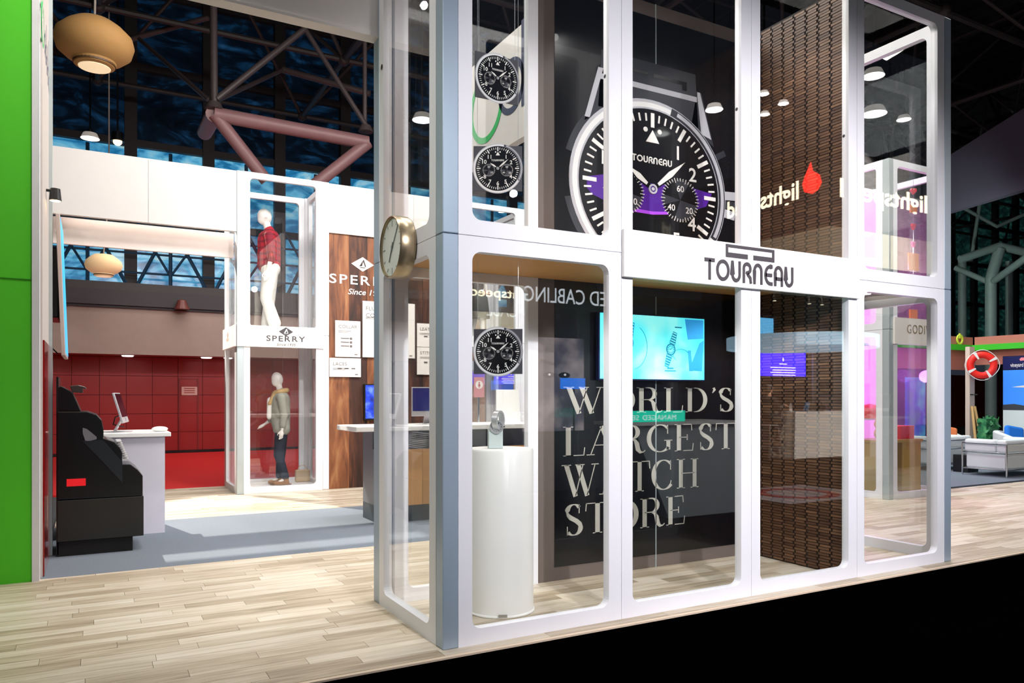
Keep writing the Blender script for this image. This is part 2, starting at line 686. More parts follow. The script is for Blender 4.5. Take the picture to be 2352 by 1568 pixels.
# ================================================================== HALL
HALLDK = mat('hall_dark_steel', '#2a2420', .7, var=.3)
ceil = struct('ceiling', MB().box(-14, 46, -14, 24, 14.6, 14.8), mat('hall_deck', '#0c0d12', .9))
dr = MB()
for k in range(52):
    x = -12 + k * 1.1
    dr.box(x, x + .12, -2, 22, 14.3, 14.6)
dr.build('ceiling_joist', mat('hall_joists', '#191a20', .8), parent=ceil, kind='stuff')
wb = struct('wall_back', MB().box(-8, 46, 17.7, 17.9, 0, 2.5), mat('red_wall_backing', '#5a0606', .7))
REDW = mat('red_wall_panel', '#94090c', .45, var=.08, scale=2)
px = -6.0
k = 0
while px < 9.5:
    for j in range(5):
        MB().box(px + .006, px + .60, 17.68, 17.7, .06 + j * .488, .06 + (j + 1) * .488 - .012).build('wall_panel', REDW, parent=wb)
    px += .606
struct('baseboard_back', MB().box(-8, 20, 17.62, 17.68, 0, .055), DARK)
struct('wall_left', MB().box(-8.2, -8, 2, 22, 0, 14.6), mat('hall_side_wall', '#191a20', .9))
BEIGE = mat('bulkhead_plaster', '#8f8078', .8, var=.08)
struct('trim_2', MB().box(-8, 13, 16.6, 17.7, 2.5, 3.62), BEIGE)
struct('trim_3', MB().box(-8, 13, 16.55, 16.6, 3.62, 3.68).box(-8, 13, 16.5, 17.7, 3.68, 4.05), mat('dark_sill_beam', '#2f2d33', .7))
struct('trim_4', MB().box(-8, 14, 17.0, 19.6, 4.05, 4.3), mat('dark_ledge', '#3a3638', .7))

# glass end wall of the hall: mullions and lit panes
ram = dict(rough=.2, scale=.7, stretch=(1, 1, 2.2), detail=5., coord='World', dist=2.5, bump=0)
PANE_LO = ramp_mat('bright_night_glass', [(.2, '#06304e'), (.42, '#1f6fa0'), (.55, '#58a8cc'), (.75, '#a9c9cf')], emit=.8, **ram)
PANE_HI = ramp_mat('darkened_night_glass', [(.3, '#02060c'), (.5, '#06121f'), (.62, '#0d2c48'), (.8, '#24527a')], emit=.5, **ram)  # same glazing as the bright panes, tonal falloff put into the colour
PANE_G = ramp_mat('green_night_glass', [(.3, '#04100f'), (.5, '#0d2422'), (.65, '#1d4640'), (.85, '#5c8074')], emit=.5, **ram)
w1 = struct('window_1', MB().box(-8, 46, 20.25, 20.35, 4.3, 14.6), mat('outside_dark', '#020304', .9))
MUL = mat('mullion_steel', '#241f22', .6)
xs = [-7.17 + 2.07 * k for k in range(26)]
zs = [4.3, 6.5, 8.7, 10.9, 13.1, 14.6]
for i, x in enumerate(xs):
    for j in range(5):
        if x > 13 and j == 4:
            continue
        m = PANE_LO if (j < 2 and x < 13) else (PANE_HI if x < 13 else PANE_G)
        MB().box(x + .09, x + 1.98, 20.2, 20.23, zs[j] + .06, zs[j + 1] - .06).build('pane', m, parent=w1)
for x in xs:
    MB().box(x - .16, x + .16, 19.95, 20.2, 4.3, 14.6).build('mullion', MUL, parent=w1)
for z in zs[1:-1]:
    MB().box(-8, 46, 20.0, 20.18, z - .1, z + .1).build('transom', MUL, parent=w1)
BAR = mat('blue_steel_truss', '#0e3a58', .6, var=.2)
tb = MB()
for x in xs[:12]:
    tb.tube([(x + .1, 19.6, 4.5), (x + 1.0, 19.6, 6.4), (x + 2.0, 19.6, 4.5)], .05, 6)
    tb.tube([(x + .1, 19.6, 6.45), (x + 1.0, 19.6, 4.9), (x + 2.0, 19.6, 6.45)], .035, 6)
    tb.cone((x + 1.0, 19.6, 4.3), (x + 1.0, 19.6, 8.4), .05, n=6)
for z in (4.95, 5.5, 6.0):
    tb.cone((-8, 19.65, z), (18, 19.65, z), .03, n=6)
tb.build('window_bracing', BAR, parent=w1, kind='stuff')
struct('wall_right', MB().box(45.8, 46, -14, 22, 0, 14.6), mat('hall_far_wall', '#0b0f10', .9))

# space frame under the hall roof
TRUSS = mat('space_frame_steel', '#2c2626', .6, .1, var=.2)
sf = thing('space_frame', 'dark tubular steel space frame hanging under the hall roof', 'roof truss', (0, 0, 0))
sf['kind'] = 'structure'
bx = [-7 + 5.2 * k for k in range(10)]
by = [5.5, 9.7, 13.9, 18.1]
ZB, ZT = 9.6, 12.6


def pipe(a, b, r=.07):
    MB().cone(a, b, r, n=8).build('pipe', TRUSS, parent=sf, smooth=True)


for i, x in enumerate(bx):
    for j, y in enumerate(by):
        if i + 1 < len(bx):
            pipe((x, y, ZB), (bx[i + 1], y, ZB))
        if j + 1 < len(by):
            pipe((x, y, ZB), (x, by[j + 1], ZB))
        if i + 1 < len(bx) and j + 1 < len(by):
            t = (x + 2.6, y + 2.1, ZT)
            for q in ((x, y, ZB), (bx[i + 1], y, ZB), (x, by[j + 1], ZB), (bx[i + 1], by[j + 1], ZB)):
                pipe(q, t, .05)
            if i + 2 < len(bx):
                pipe(t, (t[0] + 5.2, t[1], t[2]), .06)
            if j + 2 < len(by):
                pipe(t, (t[0], t[1] + 4.2, t[2]), .06)
for i, x in enumerate(bx):
    for y in by:
        MB().sph((x, y, ZB), .15, 10, 6).build('node', TRUSS, parent=sf, smooth=True)

# thick pink-grey tube frame with slim struts, above the left booths
PINK = mat('pink_grey_pipe', '#7d5a5c', .5, var=.12)
tf = thing('tube_frame', 'thick pinkish-grey tubular triangular frame hanging above the shoe booth', 'steel frame', at(660, 320, 14))
tf['kind'] = 'structure'
T0 = Vector(tf.location)


def tfp(pts, r, name='tube', m=PINK, n=14):
    MB().tube([Vector(p) - T0 for p in pts], r, n).build(name, m, parent=tf, smooth=True)


A, B_ = at(492, 262, 14), at(845, 328, 15.2)
tfp([A, B_], .135)
tfp([A, at(612, 415, 14.6)], .12)
tfp([B_, at(722, 425, 14.8)], .12)
tfp([A, at(470, 305, 16)], .15)
THIN = mat('thin_pipe_grey', '#3e3435', .5, var=.1)
top = at(700, 66, 15)
for a, b, r in ((at(492, 235, 14.1), at(490, -20, 14.1), .07), (at(497, 228, 14.1), top, .06), (top, at(842, 290, 15.1), .05), (at(838, 285, 15.2), at(838, 60, 15.2), .045),
                (at(650, 160, 17), at(500, 230, 14.5), .045), (at(650, 160, 17), at(850, 215, 17), .07), (at(480, 230, 14.1), at(320, 90, 16), .045), (at(480, 40, 17), at(300, 90, 17), .06)):
    tfp([a, b], r, 'strut', THIN, 10)
MB().cone(at(492, 252, 14) - T0, at(492, 236, 14) - T0, .17, .12, 12).build('collar', THIN, parent=tf, smooth=True)
MB().cone(at(840, 303, 15.1) - T0, at(840, 288, 15.1) - T0, .15, .1, 12).build('collar', THIN, parent=tf, smooth=True)

# paper lanterns
LANT = mat('tan_paper', '#96703f', .8, emit=.05, ecol='#d8a060', var=.08)
LGLOW = mat('lantern_glow', '#ffe9c0', .8, emit=.55)


def lantern(p, r, label, cord=1.5, m=None):
    t = thing('pendant_lantern', label, 'lamp', p, group='paper lanterns above the hall')
    prof = [(.32, .62), (.5, .60), (.72, .45), (.95, .22), (1.0, 0), (.93, -.24), (.72, -.42), (.55, -.5), (.5, -.62), (.42, -.66)]
    MB().lathe([(a * r, b * r) for a, b in prof], n=36).build('shade', m or LANT, parent=t, smooth=True)
    mb = MB()
    mb.ring(0, 0, r * .5, r * .53, 0, .03, 32)
    o = mb.build('rim', mat('lantern_rim', '#4a3218', .6), parent=t, rot=(R(90), 0, 0), loc=(0, 0, -.6 * r))
    MB().lathe([(0, -.68 * r), (.40 * r, -.675 * r), (.41 * r, -.64 * r)], n=30).build('diffuser', LGLOW, parent=t, smooth=True)
    MB().tube([(0, 0, .6 * r), (.03, 0, .6 * r + cord * .4), (.1, 0, .6 * r + cord), (.1, 0, 14.28 - p[2])], .015, 6).build('cord', mat('lamp_cord', '#8a8078', .7), parent=t)
    return t


lantern(at(217, 100, 10.5), .50, 'large tan paper pendant lantern hanging top left beside the green wall', 3.2)
lantern(at(238, 609, 16), .36, 'small pale paper lantern seen through the opening before the blue window', 1.2, mat('pale_paper', '#d9b98e', .8, emit=.3, ecol='#f0cf9c'))


def high_bay(p, r, label, tilt=0.):
    t = thing('high_bay_lamp', label, 'lamp', p, group='high bay hall lamps')
    MB().lathe([(r * .62, .62 * r), (r * .72, .6 * r), (r * .95, .1 * r), (r, 0)], n=24).build('reflector', mat('ribbed_reflector', '#b0a8a0', .4, emit=.35, ecol='#d8d0c8'), parent=t, smooth=True)
    MB().lathe([(0, -.02 * r), (r * .98, -.01 * r), (r * .98, .02 * r)], n=24).build('diffuser', mat('lamp_face', '#ffffff', .5, emit=3.), parent=t)
    MB().cone((0, 0, .6 * r), (0, 0, r), r * .3, n=12).build('housing', DARK, parent=t)
    MB().cone((0, 0, r), (0, 0, max(r + .05, 14.28 - p[2])), .02, n=6).build('rod', DARK, parent=t)
    return t


high_bay(at(970, 276, 20), .27, 'bright high bay lamp seen between the clock and the corner post')
high_bay(at(2006, 175, 17), .24, 'large high bay lamp nearest the top of the right end pane')
high_bay(at(2008, 262, 19), .30, 'wide high bay lamp below the largest one in the right end pane')
high_bay(at(2076, 275, 19), .17, 'smallest high bay lamp in the right end pane')
high_bay(at(1290, 50, 20), .16, 'high bay lamp far off above the dark wall top')
high_bay(at(207, 318, 19.3), .22, 'dim high bay lamp just above the left white fascia')

# dark bulkhead banner on the right
bh = MB()
a, b = at(2120, 395, 24), at(2420, 205, 19)
c, d = at(2420, 415, 19), at(2120, 505, 24)
off = Vector((.3, .25, 0))
vs = [a, b, c, d]
bh.add([tuple(v) for v in vs] + [tuple(v + off) for v in vs], [(0, 1, 2, 3), (7, 6, 5, 4), (0, 4, 5, 1), (1, 5, 6, 2), (2, 6, 7, 3), (3, 7, 4, 0)])
tag(bh.build('hanging_banner', mat('dusky_banner', '#5e586a', .8)), 'large plain dark purple-grey banner hanging high at the right edge', 'banner')['kind'] = 'structure'

GPIPE = mat('grey_green_pipe', '#6a7a76', .55, var=.15, emit=0)
tc_ = thing('tree_column', 'grey-green branching tubular column standing behind the lounge on the right', 'column', on_z(2283, 1000, 0) * 0 + Vector((at(2283, 700, 24).x, at(2283, 700, 24).y, 0)))
tc_['kind'] = 'structure'
T1 = Vector(tc_.location)


def tcp(pts, r, name='pipe'):
    MB().tube([Vector(p) - T1 for p in pts], r, 12).build(name, GPIPE, parent=tc_, smooth=True)


base = at(2276, 700, 24)
tcp([Vector((base.x, base.y, 0)), at(2276, 640, 24), at(2296, 572, 24)], .17, 'trunk')
tcp([at(2205, 596, 24), at(2296, 565, 24), at(2380, 585, 24)], .13)
tcp([at(2276, 650, 24), at(2380, 575, 22)], .11)
tcp([at(2276, 650, 24), at(2195, 615, 25)], .09)
b2 = at(2318, 700, 26)
tcp([Vector((b2.x, b2.y, 0)), at(2318, 600, 26)], .12, 'trunk')
tcp([at(2200, 470, 26), at(2290, 520, 26), at(2380, 480, 26)], .06)
tcp([at(2250, 470, 26), at(2230, 600, 26)], .06)
tcp([at(2210, 600, 27), at(2210, 790, 27)], .14)


# ================================================================== LETTER SHAPES
def arc(cx, cz, rx, rz, a0, a1, n=14):
    return [(cx + rx * math.cos(R(a0 + (a1 - a0) * k / n)), cz + rz * math.sin(R(a0 + (a1 - a0) * k / n))) for k in range(n + 1)]


TK, TN = .145, .028


def didone(mb, ch, x, z, s, y0, y1):
    """high contrast serif capital, cap height s, returns advance"""
    def st(pts, wd, closed=False):
        wd = [q * s for q in wd] if isinstance(wd, list) else wd * s
        mb.stroke([(x + a * s, z + b * s) for a, b in pts], wd, y0, y1, closed)

    def serif(cx, b, wv=.30):
        zz = .014 if b == 0 else .986
        st([(cx - wv / 2, zz), (cx + wv / 2, zz)], TN)

    def stem(cx, a=0., b=1., ser=True):
        st([(cx, a), (cx, b)], TK)
        if ser:
            serif(cx, 0)
            serif(cx, 1)

    def mod(pts, cx, thick_on='x', t=TK):
        n = len(pts)
        ws = []
        for k in range(n):
            a, b = pts[max(0, k - 1)], pts[min(n - 1, k + 1)]
            dx, dz = b[0] - a[0], b[1] - a[1]
            l = math.hypot(dx, dz) or 1
            ws.append(TN + (t - TN) * (abs(dz) / l) ** 1.6)
        return ws
    if ch == 'W':
        st([(.12, .99), (.42, 0)], TK)
        st([(.42, .02), (.66, .99)], TN)
        st([(.50, .99), (.80, 0)], TK)
        st([(.80, .02), (1.06, .99)], TN)
        serif(.12, 1, .3)
        serif(.56, 1, .3)
        serif(1.06, 1, .24)
        return 1.22
    if ch == 'A':
        st([(.44, 1.0), (.10, .01)], TN)
        st([(.44, 1.0), (.80, 0)], TK)
        st([(.22, .34), (.66, .34)], TN)
        serif(.10, 0, .24)
        serif(.80, 0, .3)
        return .98
    if ch == 'O':
        p = [(.46 + .38 * math.cos(R(a)), .5 + .5 * math.sin(R(a))) for a in range(0, 360, 9)]
        st(p, [TN + (TK + .02 - TN) * abs(math.cos(R(a))) ** 1.5 for a in range(0, 360, 9)], True)
        return .96
    if ch in 'CG':
        p = arc(.46, .5, .38, .49, 48, 318, 30)
        st(p, mod(p, 0))
        st([(.715, .98), (.715, .66)], TN)
        if ch == 'G':
            st([(.74, .42), (.74, .08)], TK * .9)
            st([(.60, .42), (.88, .42)], TN)
        else:
            st([(.715, .20), (.74, .30)], TN)
        return .94
    if ch in 'RPD':
        stem(.17)
        if ch == 'D':
            p = [(.17, .985), (.36, .985)] + arc(.36, .5, .36, .485, 90, -90, 20) + [(.17, .015)]
            st(p, mod(p, 0))
            return .90
        p = [(.17, .985), (.40, .985)] + arc(.40, .75, .21, .235, 90, -90, 14) + [(.17, .515)]
        st(p, mod(p, 0))
        if ch == 'R':
            p = [(.40, .515), (.52, .46), (.58, .34), (.62, .12), (.70, .02), (.80, .03), (.86, .09)]
            st(p, [TN, TK * .6, TK, TK, TK * .6, TN, TN])
        return .90
    if ch == 'L':
        stem(.17)
        st([(.17, .014), (.64, .014)], TN)
        st([(.63, .0), (.66, .28)], TN)
        return .74
    if ch == 'E':
        stem(.17)
        st([(.17, .986), (.62, .986)], TN)
        st([(.61, 1.0), (.63, .76)], TN)
        st([(.17, .51), (.46, .51)], TN)
        st([(.46, .62), (.46, .40)], TN)
        st([(.17, .014), (.66, .014)], TN)
        st([(.65, .0), (.68, .28)], TN)
        return .80
    if ch == 'T':
        st([(.40, 0), (.40, 1)], TK)
        serif(.40, 0)
        st([(.04, .986), (.76, .986)], TN)
        st([(.05, 1.0), (.03, .74)], TN)
        st([(.75, 1.0), (.77, .74)], TN)
        return .82
    if ch == 'H':
        stem(.17)
        stem(.70)
        st([(.17, .51), (.70, .51)], TN)
        return .90
    if ch == 'S':
        p = arc(.34, .75, .20, .24, 35, 180, 10) + [(.17, .66), (.25, .57), (.42, .46), (.52, .36)] + arc(.34, .25, .21, .24, 10, -145, 12)
        st(p, mod(p, 0, t=TK * 1.05)[:10] + [.06, .10, .14, .14, .14, .12] + mod(p, 0)[16:])
        st([(.505, .98), (.505, .70)], TN)
        st([(.145, .02), (.145, .30)], TN)
        return .68
    if ch == "'":
        st([(.12, 1.0), (.16, .92), (.08, .78)], [.09, .08, .02])
        return .24
    return .4


def rounded(mb, ch, x, z, s, y0, y1, w_=.17):
    """geometric rounded capital, cap height s, returns advance"""
    def st(pts, closed=False):
        mb.stroke([(x + a * s, z + b * s) for a, b in pts], w_ * s, y0, y1, closed)
    h = w_ / 2
    if ch == 'T':
        st([(0, 1 - h), (.74, 1 - h)])
        st([(.37, 0), (.37, 1 - h)])
        return .86
    if ch == 'O':
        st([(.5 + (.5 - h) * math.cos(R(a)), .5 + (.5 - h) * math.sin(R(a))) for a in range(0, 360, 10)], True)
        return 1.14
    if ch == 'U':
        st([(h, 1), (h, .36)] + arc(.36, .36, .36 - h, .36 - h, 180, 360, 16) + [(.72 - h, 1)])
        return .88
    if ch == 'R':
        st([(h, 0), (h, .70)] + arc(.34, .70, .34 - h, .30 - h, 180, 0, 12)[1:] + arc(.34, .66, .34 - h, .24 - h, 0, -90, 6) + [(.28, .43)])
        st([(.36, .45), (.60, .25), (.64, 0)])
        return .84
    if ch == 'N':
        st([(h, 0), (h, .64)] + arc(.36, .64, .36 - h, .36 - h, 180, 0, 16) + [(.72 - h, 0)])
        return .88
    if ch == 'E':
        st([(.66, 1 - h), (.48, 1 - h)] + arc(.48, .5, .48 - h, .5 - h, 90, 270, 18) + [(.66, h)])
        st([(h, .5), (.62, .5)])
        return .80
    if ch == 'A':
        st([(h, 0), (h, .64)] + arc(.36, .64, .36 - h, .36 - h, 180, 0, 16) + [(.72 - h, 0)])
        st([(h, .36), (.72 - h, .36)])
        return .88
    return .4


def word(mb, fn, t, x, z, s, y0, y1, gap=0., sx=1.):
    if sx != 1.:
        sub = MB()
        xx = 0.
        for ch in t:
            xx += (fn(sub, ch, xx, 0, s, y0, y1) * s) + gap
        mb.add([(x + v[0] * sx, v[1], v[2] + z) for v in sub.v], sub.f)
        return xx * sx
    x_ = x
    for ch in t:
        x_ += fn(mb, ch, x_, z, s, y0, y1) * s + gap
    return x_ - x


LOGO = 'TOURNEAU'


# ================================================================== WATCH PRINT (flat artwork, radius 1, facing -Y)
def watch_art(full=True):
    mb = MB()
    e = -.0012
    lv = [0]

    def nx(n=1):
        lv[0] += n
        return e * lv[0]
    # materials: 0 silver 1 pale silver 2 dark steel 3 black 4 lume 5 purple 6 violet 7 subdial
    mb.i = 2
    y = nx()
    if full:
        mb.poly([(-.62, 1.42), (.58, 1.42), (.62, .80), (-.66, .80)], y, 0)      # strap
        mb.poly([(-.82, .62), (-.66, 1.22), (-.60, 1.22), (-.52, .80)], y, 0)
        mb.poly([(.52, .80), (.60, 1.22), (.66, 1.22), (.84, .62)], y, 0)
        mb.poly([(-.82, -.62), (-.66, -1.2), (.66, -1.2), (.84, -.62)], y, 0)
        mb.ring(0, 0, .98, 1.07, y, 0, 24, 140, 165)
        mb.ring(0, 0, .98, 1.07, y, 0, 24, 192, 225)
        y2 = nx()
        mb.i = 3
        mb.poly([(-.50, 1.30), (-.05, 1.30), (-.05, 1.27), (-.50, 1.27)], y2, 0)
        mb.poly([(.02, 1.30), (.46, 1.30), (.46, 1.20), (.40, 1.20), (.40, 1.26), (.02, 1.26)], y2, 0)
        mb.i = 0
        mb.poly([(-.64, 1.10), (.60, 1.10), (.60, 1.16), (-.64, 1.16)], y2, 0)
        for a, wv in ((-8, .10), (-2, .10), (4, .10), (30, .07), (-34, .07)):
            ca, sa = math.cos(R(a)), math.sin(R(a))
            mb.i = 0 if a in (-8, 4) else 2
            mb.poly([(1.0 * ca - wv * sa * .5, 1.0 * sa + wv * ca * .5), (1.15 * ca - wv * sa * .5, 1.15 * sa + wv * ca * .5), (1.15 * ca + wv * sa * .5, 1.15 * sa - wv * ca * .5), (1.0 * ca + wv * sa * .5, 1.0 * sa - wv * ca * .5)], y2 * 1.2, 0)
        mb.i = 0
        mb.poly([(.60, 1.22), (.64, 1.22), (.80, .70), (.66, .74)], nx(), 0)
        mb.poly([(-.60, 1.22), (-.66, 1.22), (-.82, .66), (-.76, .66)], lv[0] * e, 0)
    mb.i = 0
    mb.disc(0, 0, 1.0, nx(), 0, 64)
    mb.i = 1
    mb.ring(0, 0, .91, .965, nx(), 0, 64)
    mb.i = 2
    mb.ring(0, 0, .905, .99, nx(), 0, 30, -30, 75)
    mb.i = 0
    mb.ring(0, 0, .93, .975, nx(), 0, 30, -28, 70)
    mb.i = 3
    mb.disc(0, 0, .89, nx(), 0, 64)
    y = nx()
    if full:
        mb.i = 5
        ptsu = [(-.80, .02), (-.5, .10), (0, .06), (.45, .10), (.80, .06)]
        ptsl = [(.72, -.10), (.45, -.20), (0, -.27), (-.4, -.27), (-.74, -.16), (-.80, -.10)]
        mb.poly(ptsu + ptsl, y, 0)
        mb.i = 6
        mb.poly([(-.62, -.235), (0, -.25), (.55, -.19), (.3, -.245), (0, -.285), (-.4, -.28)], nx(), 0)
    y = nx()
    mb.i = 4
    for k in range(60):
        a = R(90 - 6 * k)
        big = k % 5 == 0
        r0, r1, wv = (.69, .85, .022) if big else (.755, .84, .010)
        ca, sa = math.cos(a), math.sin(a)
        mb.poly([(r0 * ca - wv * sa, r0 * sa + wv * ca), (r1 * ca - wv * sa, r1 * sa + wv * ca), (r1 * ca + wv * sa, r1 * sa - wv * ca), (r0 * ca + wv * sa, r0 * sa - wv * ca)], y, 0)
    mb.poly([(-.085, .52), (.085, .52), (0, .66)], y, 0)
    mb.disc(-.09, .655, .028, y, 0, 10)
    mb.disc(.09, .655, .028, y, 0, 10)
    for n, (ax, az) in {'1': (.33, .46), '2': (.53, .24), '4': (.52, -.33), '5': (.31, -.53), '6': (0, -.60), '7': (-.31, -.53), '8': (-.52, -.33), '10': (-.54, .26), '11': (-.33, .46)}.items():
        mb.text(n, .22, ax, az - .075, y, align='C', bold=.015)
    xw = sum({'T': .86, 'O': 1.14, 'U': .88, 'R': .84, 'N': .88, 'E': .80, 'A': .88}[c] for c in LOGO) * .073
    word(mb, rounded, LOGO, -xw / 2, .285, .073, y, 0)
    # sub dials
    for cx in (.36, -.36):
        mb.i = 7
        y3 = nx() if cx > 0 else lv[0] * e
        mb.disc(cx, -.075, .235, y3, 0, 30)
    y4 = nx()
    y5 = nx()
    for cx in (.36, -.36):
        mb.i = 3
        mb.poly([(cx, -.075)] + [(cx + .23 * math.cos(R(a)), -.075 + .23 * math.sin(R(a))) for a in range(200, 251, 10)], y4, 0)
        mb.poly([(cx, -.075)] + [(cx + .23 * math.cos(R(a)), -.075 + .23 * math.sin(R(a))) for a in range(-10, 61, 10)], y4, 0)
        mb.poly([(cx, -.075)] + [(cx + .23 * math.cos(R(a)), -.075 + .23 * math.sin(R(a))) for a in range(110, 171, 10)], y4, 0)
        mb.i = 4
        for k in range(40):
            a = R(9 * k)
            ca, sa, wv = math.cos(a), math.sin(a), .0035
            r0, r1 = (.20, .255) if k % 4 == 0 else (.215, .25)
            mb.poly([(cx + r0 * ca - wv * sa, -.075 + r0 * sa + wv * ca), (cx + r1 * ca - wv * sa, -.075 + r1 * sa + wv * ca), (cx + r1 * ca + wv * sa, -.075 + r1 * sa - wv * ca), (cx + r0 * ca + wv * sa, -.075 + r0 * sa - wv * ca)], y5, 0)
    for n, (ax, az) in {'60': (.36, .055), '40': (.24, -.17), '20': (.48, -.18), '30': (-.36, .055), '10': (-.24, -.17)}.items():
        mb.text(n, .10, ax, az - .035, y5, align='C', bold=.01)
    # hands
    y6 = nx()
    for ang, ln in ((41, .62), (146, .44)):
        ca, sa = math.cos(R(ang)), math.sin(R(ang))
        for i_, wv, a_, b_ in ((3, .050, .05, ln), (4, .034, .09, ln - .06)):
            mb.i = i_
            mid = a_ + (b_ - a_) * .45
            mb.poly([(a_ * ca - wv * .5 * sa, a_ * sa + wv * .5 * ca), (mid * ca - wv * sa, mid * sa + wv * ca), (b_ * ca, b_ * sa), (mid * ca + wv * sa, mid * sa - wv * ca), (a_ * ca + wv * .5 * sa, a_ * sa - wv * .5 * ca)], y6 + (e if i_ == 4 else 0), 0)
    mb.i = 0
    y7 = nx(2)
    mb.ring(0, 0, .035, .055, y7, 0, 20)
    mb.disc(0, 0, .02, y7, 0, 12)
    return mb


WMATS = [SILVER, SILVER2, DKSTEEL, BLACK, LUME, PURPLE, VIOLET, SUBD]

# ================================================================== MODULAR GLASS TOWERS
MW, MH = 1.2, 2.45
_fm = {}


def module(parent, x, y, z, rz=0., glass=True, w_=MW, h_=MH, m=None):
    key = (w_, h_)
    if key not in _fm:
        mb = MB().frame(w_ - .003, h_ - .004, .091, w_ - .105, .095, h_ - .095, .062)
        fr = mb.build('frame_panel', m or WHITE, parent=parent)
        _fm[key] = fr.data
        gp = MB().box(.087, w_ - .101, .022, .03, .091, h_ - .091).build('glass_pane', GLASS, parent=fr)
        _fm[key + ('g',)] = gp.data
    else:
        fr = bpy.data.objects.new('frame_panel', _fm[key])
        C.objects.link(fr)
        fr.parent = parent
        if glass:
            gp = bpy.data.objects.new('glass_pane', _fm[key + ('g',)])
            C.objects.link(gp)
            gp.parent = fr
    fr.location = (x, y, z)
    fr.rotation_euler = (0, 0, rz)
    return fr


def post(parent, x, y, w_=.1, d=.1, m=ALU):
    """corner post in two lengths with a groove at the storey joint"""
    for z0 in (0, MH):
        mb = MB()
        mb.box(x, x + w_, y, y + d, z0 + .001, z0 + MH - .004)
        o = mb.build('corner_post', m, parent=parent, bevel=.004, segs=1)
    return o


D_T = 1.15      # tower depth
tower = thing('display_tower', 'tall white framed glass display tower with watch artwork, filling the right half', 'display tower')
for i in range(4):
    for j in range(2):
        module(tower, i * MW, 0, j * MH)
for j in range(2):
    module(tower, -.1, D_T - .02, j * MH, -R(90), w_=D_T - .12)           # left side, outward -X
    module(tower, 4.9, .1, j * MH, R(90), w_=D_T - .12)                    # right side
    module(tower, MW, D_T, j * MH, R(180))                                  # back, first bay
    module(tower, 4 * MW, D_T, j * MH, R(180))                              # back, last bay
post(tower, -.1, 0)
post(tower, 4.8, 0)
post(tower, -.1, D_T - .02, .1, .12)
post(tower, 4.8, D_T - .02, .1, .12)
# white side cover beside the corner post, storey deck
TANL = mat('tan_soffit', '#d59a56', .55, var=.05, scale=3)
MB().box(.0, 3.54, .065, D_T - .065, 2.425, 2.475).build('storey_deck', TANL, parent=tower)
dk = MB().box(3.61, 4.8, .065, D_T - .065, 2.425, 2.475).build('storey_deck', mat('grey_soffit', '#8a837c', .5), parent=tower)
for x in (3.86, 4.08, 4.30):
    MB().lathe([(0, -.006), (.035, -.006), (.04, 0)], c=(x, .42, 2.425), n=16).build('downlight', mat('lamp_reflection_face', '#ffffff', .4, emit=6.), parent=dk)  # glowing discs added in place of lamp reflections, no real downlights
# dark back wall with artwork
bw = MB().box(MW + .002, 2.4 - .002, D_T - .05, D_T + .03, 0, 4.9).build('back_wall', BORDER, parent=tower)
bw2 = MB().box(2.4 + .002, 3.6, D_T - .05, D_T + .03, 0, 4.9).build('back_wall', BORDER, parent=tower)
YB = D_T - .05
MB().box(1.36, 2.4 - .003, YB - .004, YB, .11, 4.78).build('wall_graphic', BLACK, parent=bw)
MB().box(2.4 + .003, 3.55, YB - .004, YB, .11, 4.78).build('wall_graphic', BLACK, parent=bw2)
MB().box(2.396, 2.404, YB - .006, YB + .001, .0, 4.9).build('joint_strip', ALU2, parent=tower)
WY = YB - .005
wa = watch_art(True)
wc = on_y(1497, 435, WY)
WR = .86
wa.v = [(v[0] * WR, v[1], v[2] * WR * .9) for v in wa.v]
wa.build('watch_print', WMATS, parent=tower, loc=(wc.x, WY, wc.z), label='huge black chronograph watch printed on the back wall')
lt = MB()
for line, px0, py1, py0, px1 in (("WORLD'S", 1297, 888, 950, 1688), ('LARGEST', 1292, 980, 1048, 1692), ('WATCH', 1292, 1068, 1142, 1607), ('STORE', 1292, 1160, 1232, 1580)):
    a = on_y(px0, py0, WY)
    b = on_y(px0, py1, WY)
    c = on_y(px1, 1000, WY)
    s = b.z - a.z
    tmp = MB()
    wd = word(tmp, didone, line, 0, 0, s, 0, .003)
    k = (c.x - a.x) / wd
    lt.add([(a.x + v[0] * k, WY - .001 + v[1], a.z + v[2]) for v in tmp.v], tmp.f)
lt.build('wall_lettering', CREAM, parent=tower, label='cream serif lettering on the dark back wall')

# header sign across the two middle bays
hs = MB().box(MW - .003, 3 * MW - .006, -.032, -.002, 2.284, 2.602).build('header_sign', mat('white_sign_board', '#f3f1ee', .45), parent=tower, bevel=.003, segs=1)
mb = MB()
a, b = on_y(1618, 640, -.033), on_y(1826, 655, -.033)
s = .155
xw = sum({'T': .86, 'O': 1.14, 'U': .88, 'R': .84, 'N': .88, 'E': .80, 'A': .88}[c] for c in LOGO) * s
word(mb, rounded, LOGO, 1.955, 2.318, s, -.037, -.032, sx=(b.x - a.x) / xw * 1.0)
LOGO_X0, LOGO_X1 = a.x, b.x
mb.v = [(v[0] - 1.955 + a.x, v[1], v[2]) for v in mb.v]
mb.build('sign_lettering', CHAR, parent=hs)
mb = MB()
a, b = on_y(1667, 590, -.033), on_y(1778, 600, -.033)
x0, x1, z0, z1 = a.x, b.x, 2.495, 2.588
t = .021
mb.box(x0, x1, -.037, -.032, z1 - t, z1)
mb.box(x0, x0 + t, -.037, -.032, z0, z1 - t)
mb.box(x1 - t, x1, -.037, -.032, z0, z1 - t)
xm = (x0 + x1) / 2
mb.box(x0 + t, xm - .03, -.037, -.032, z0, z0 + .034)
mb.box(xm + .03, x1 - t, -.037, -.032, z0, z0 + .034)
mb.build('sign_emblem', CHAR, parent=hs)
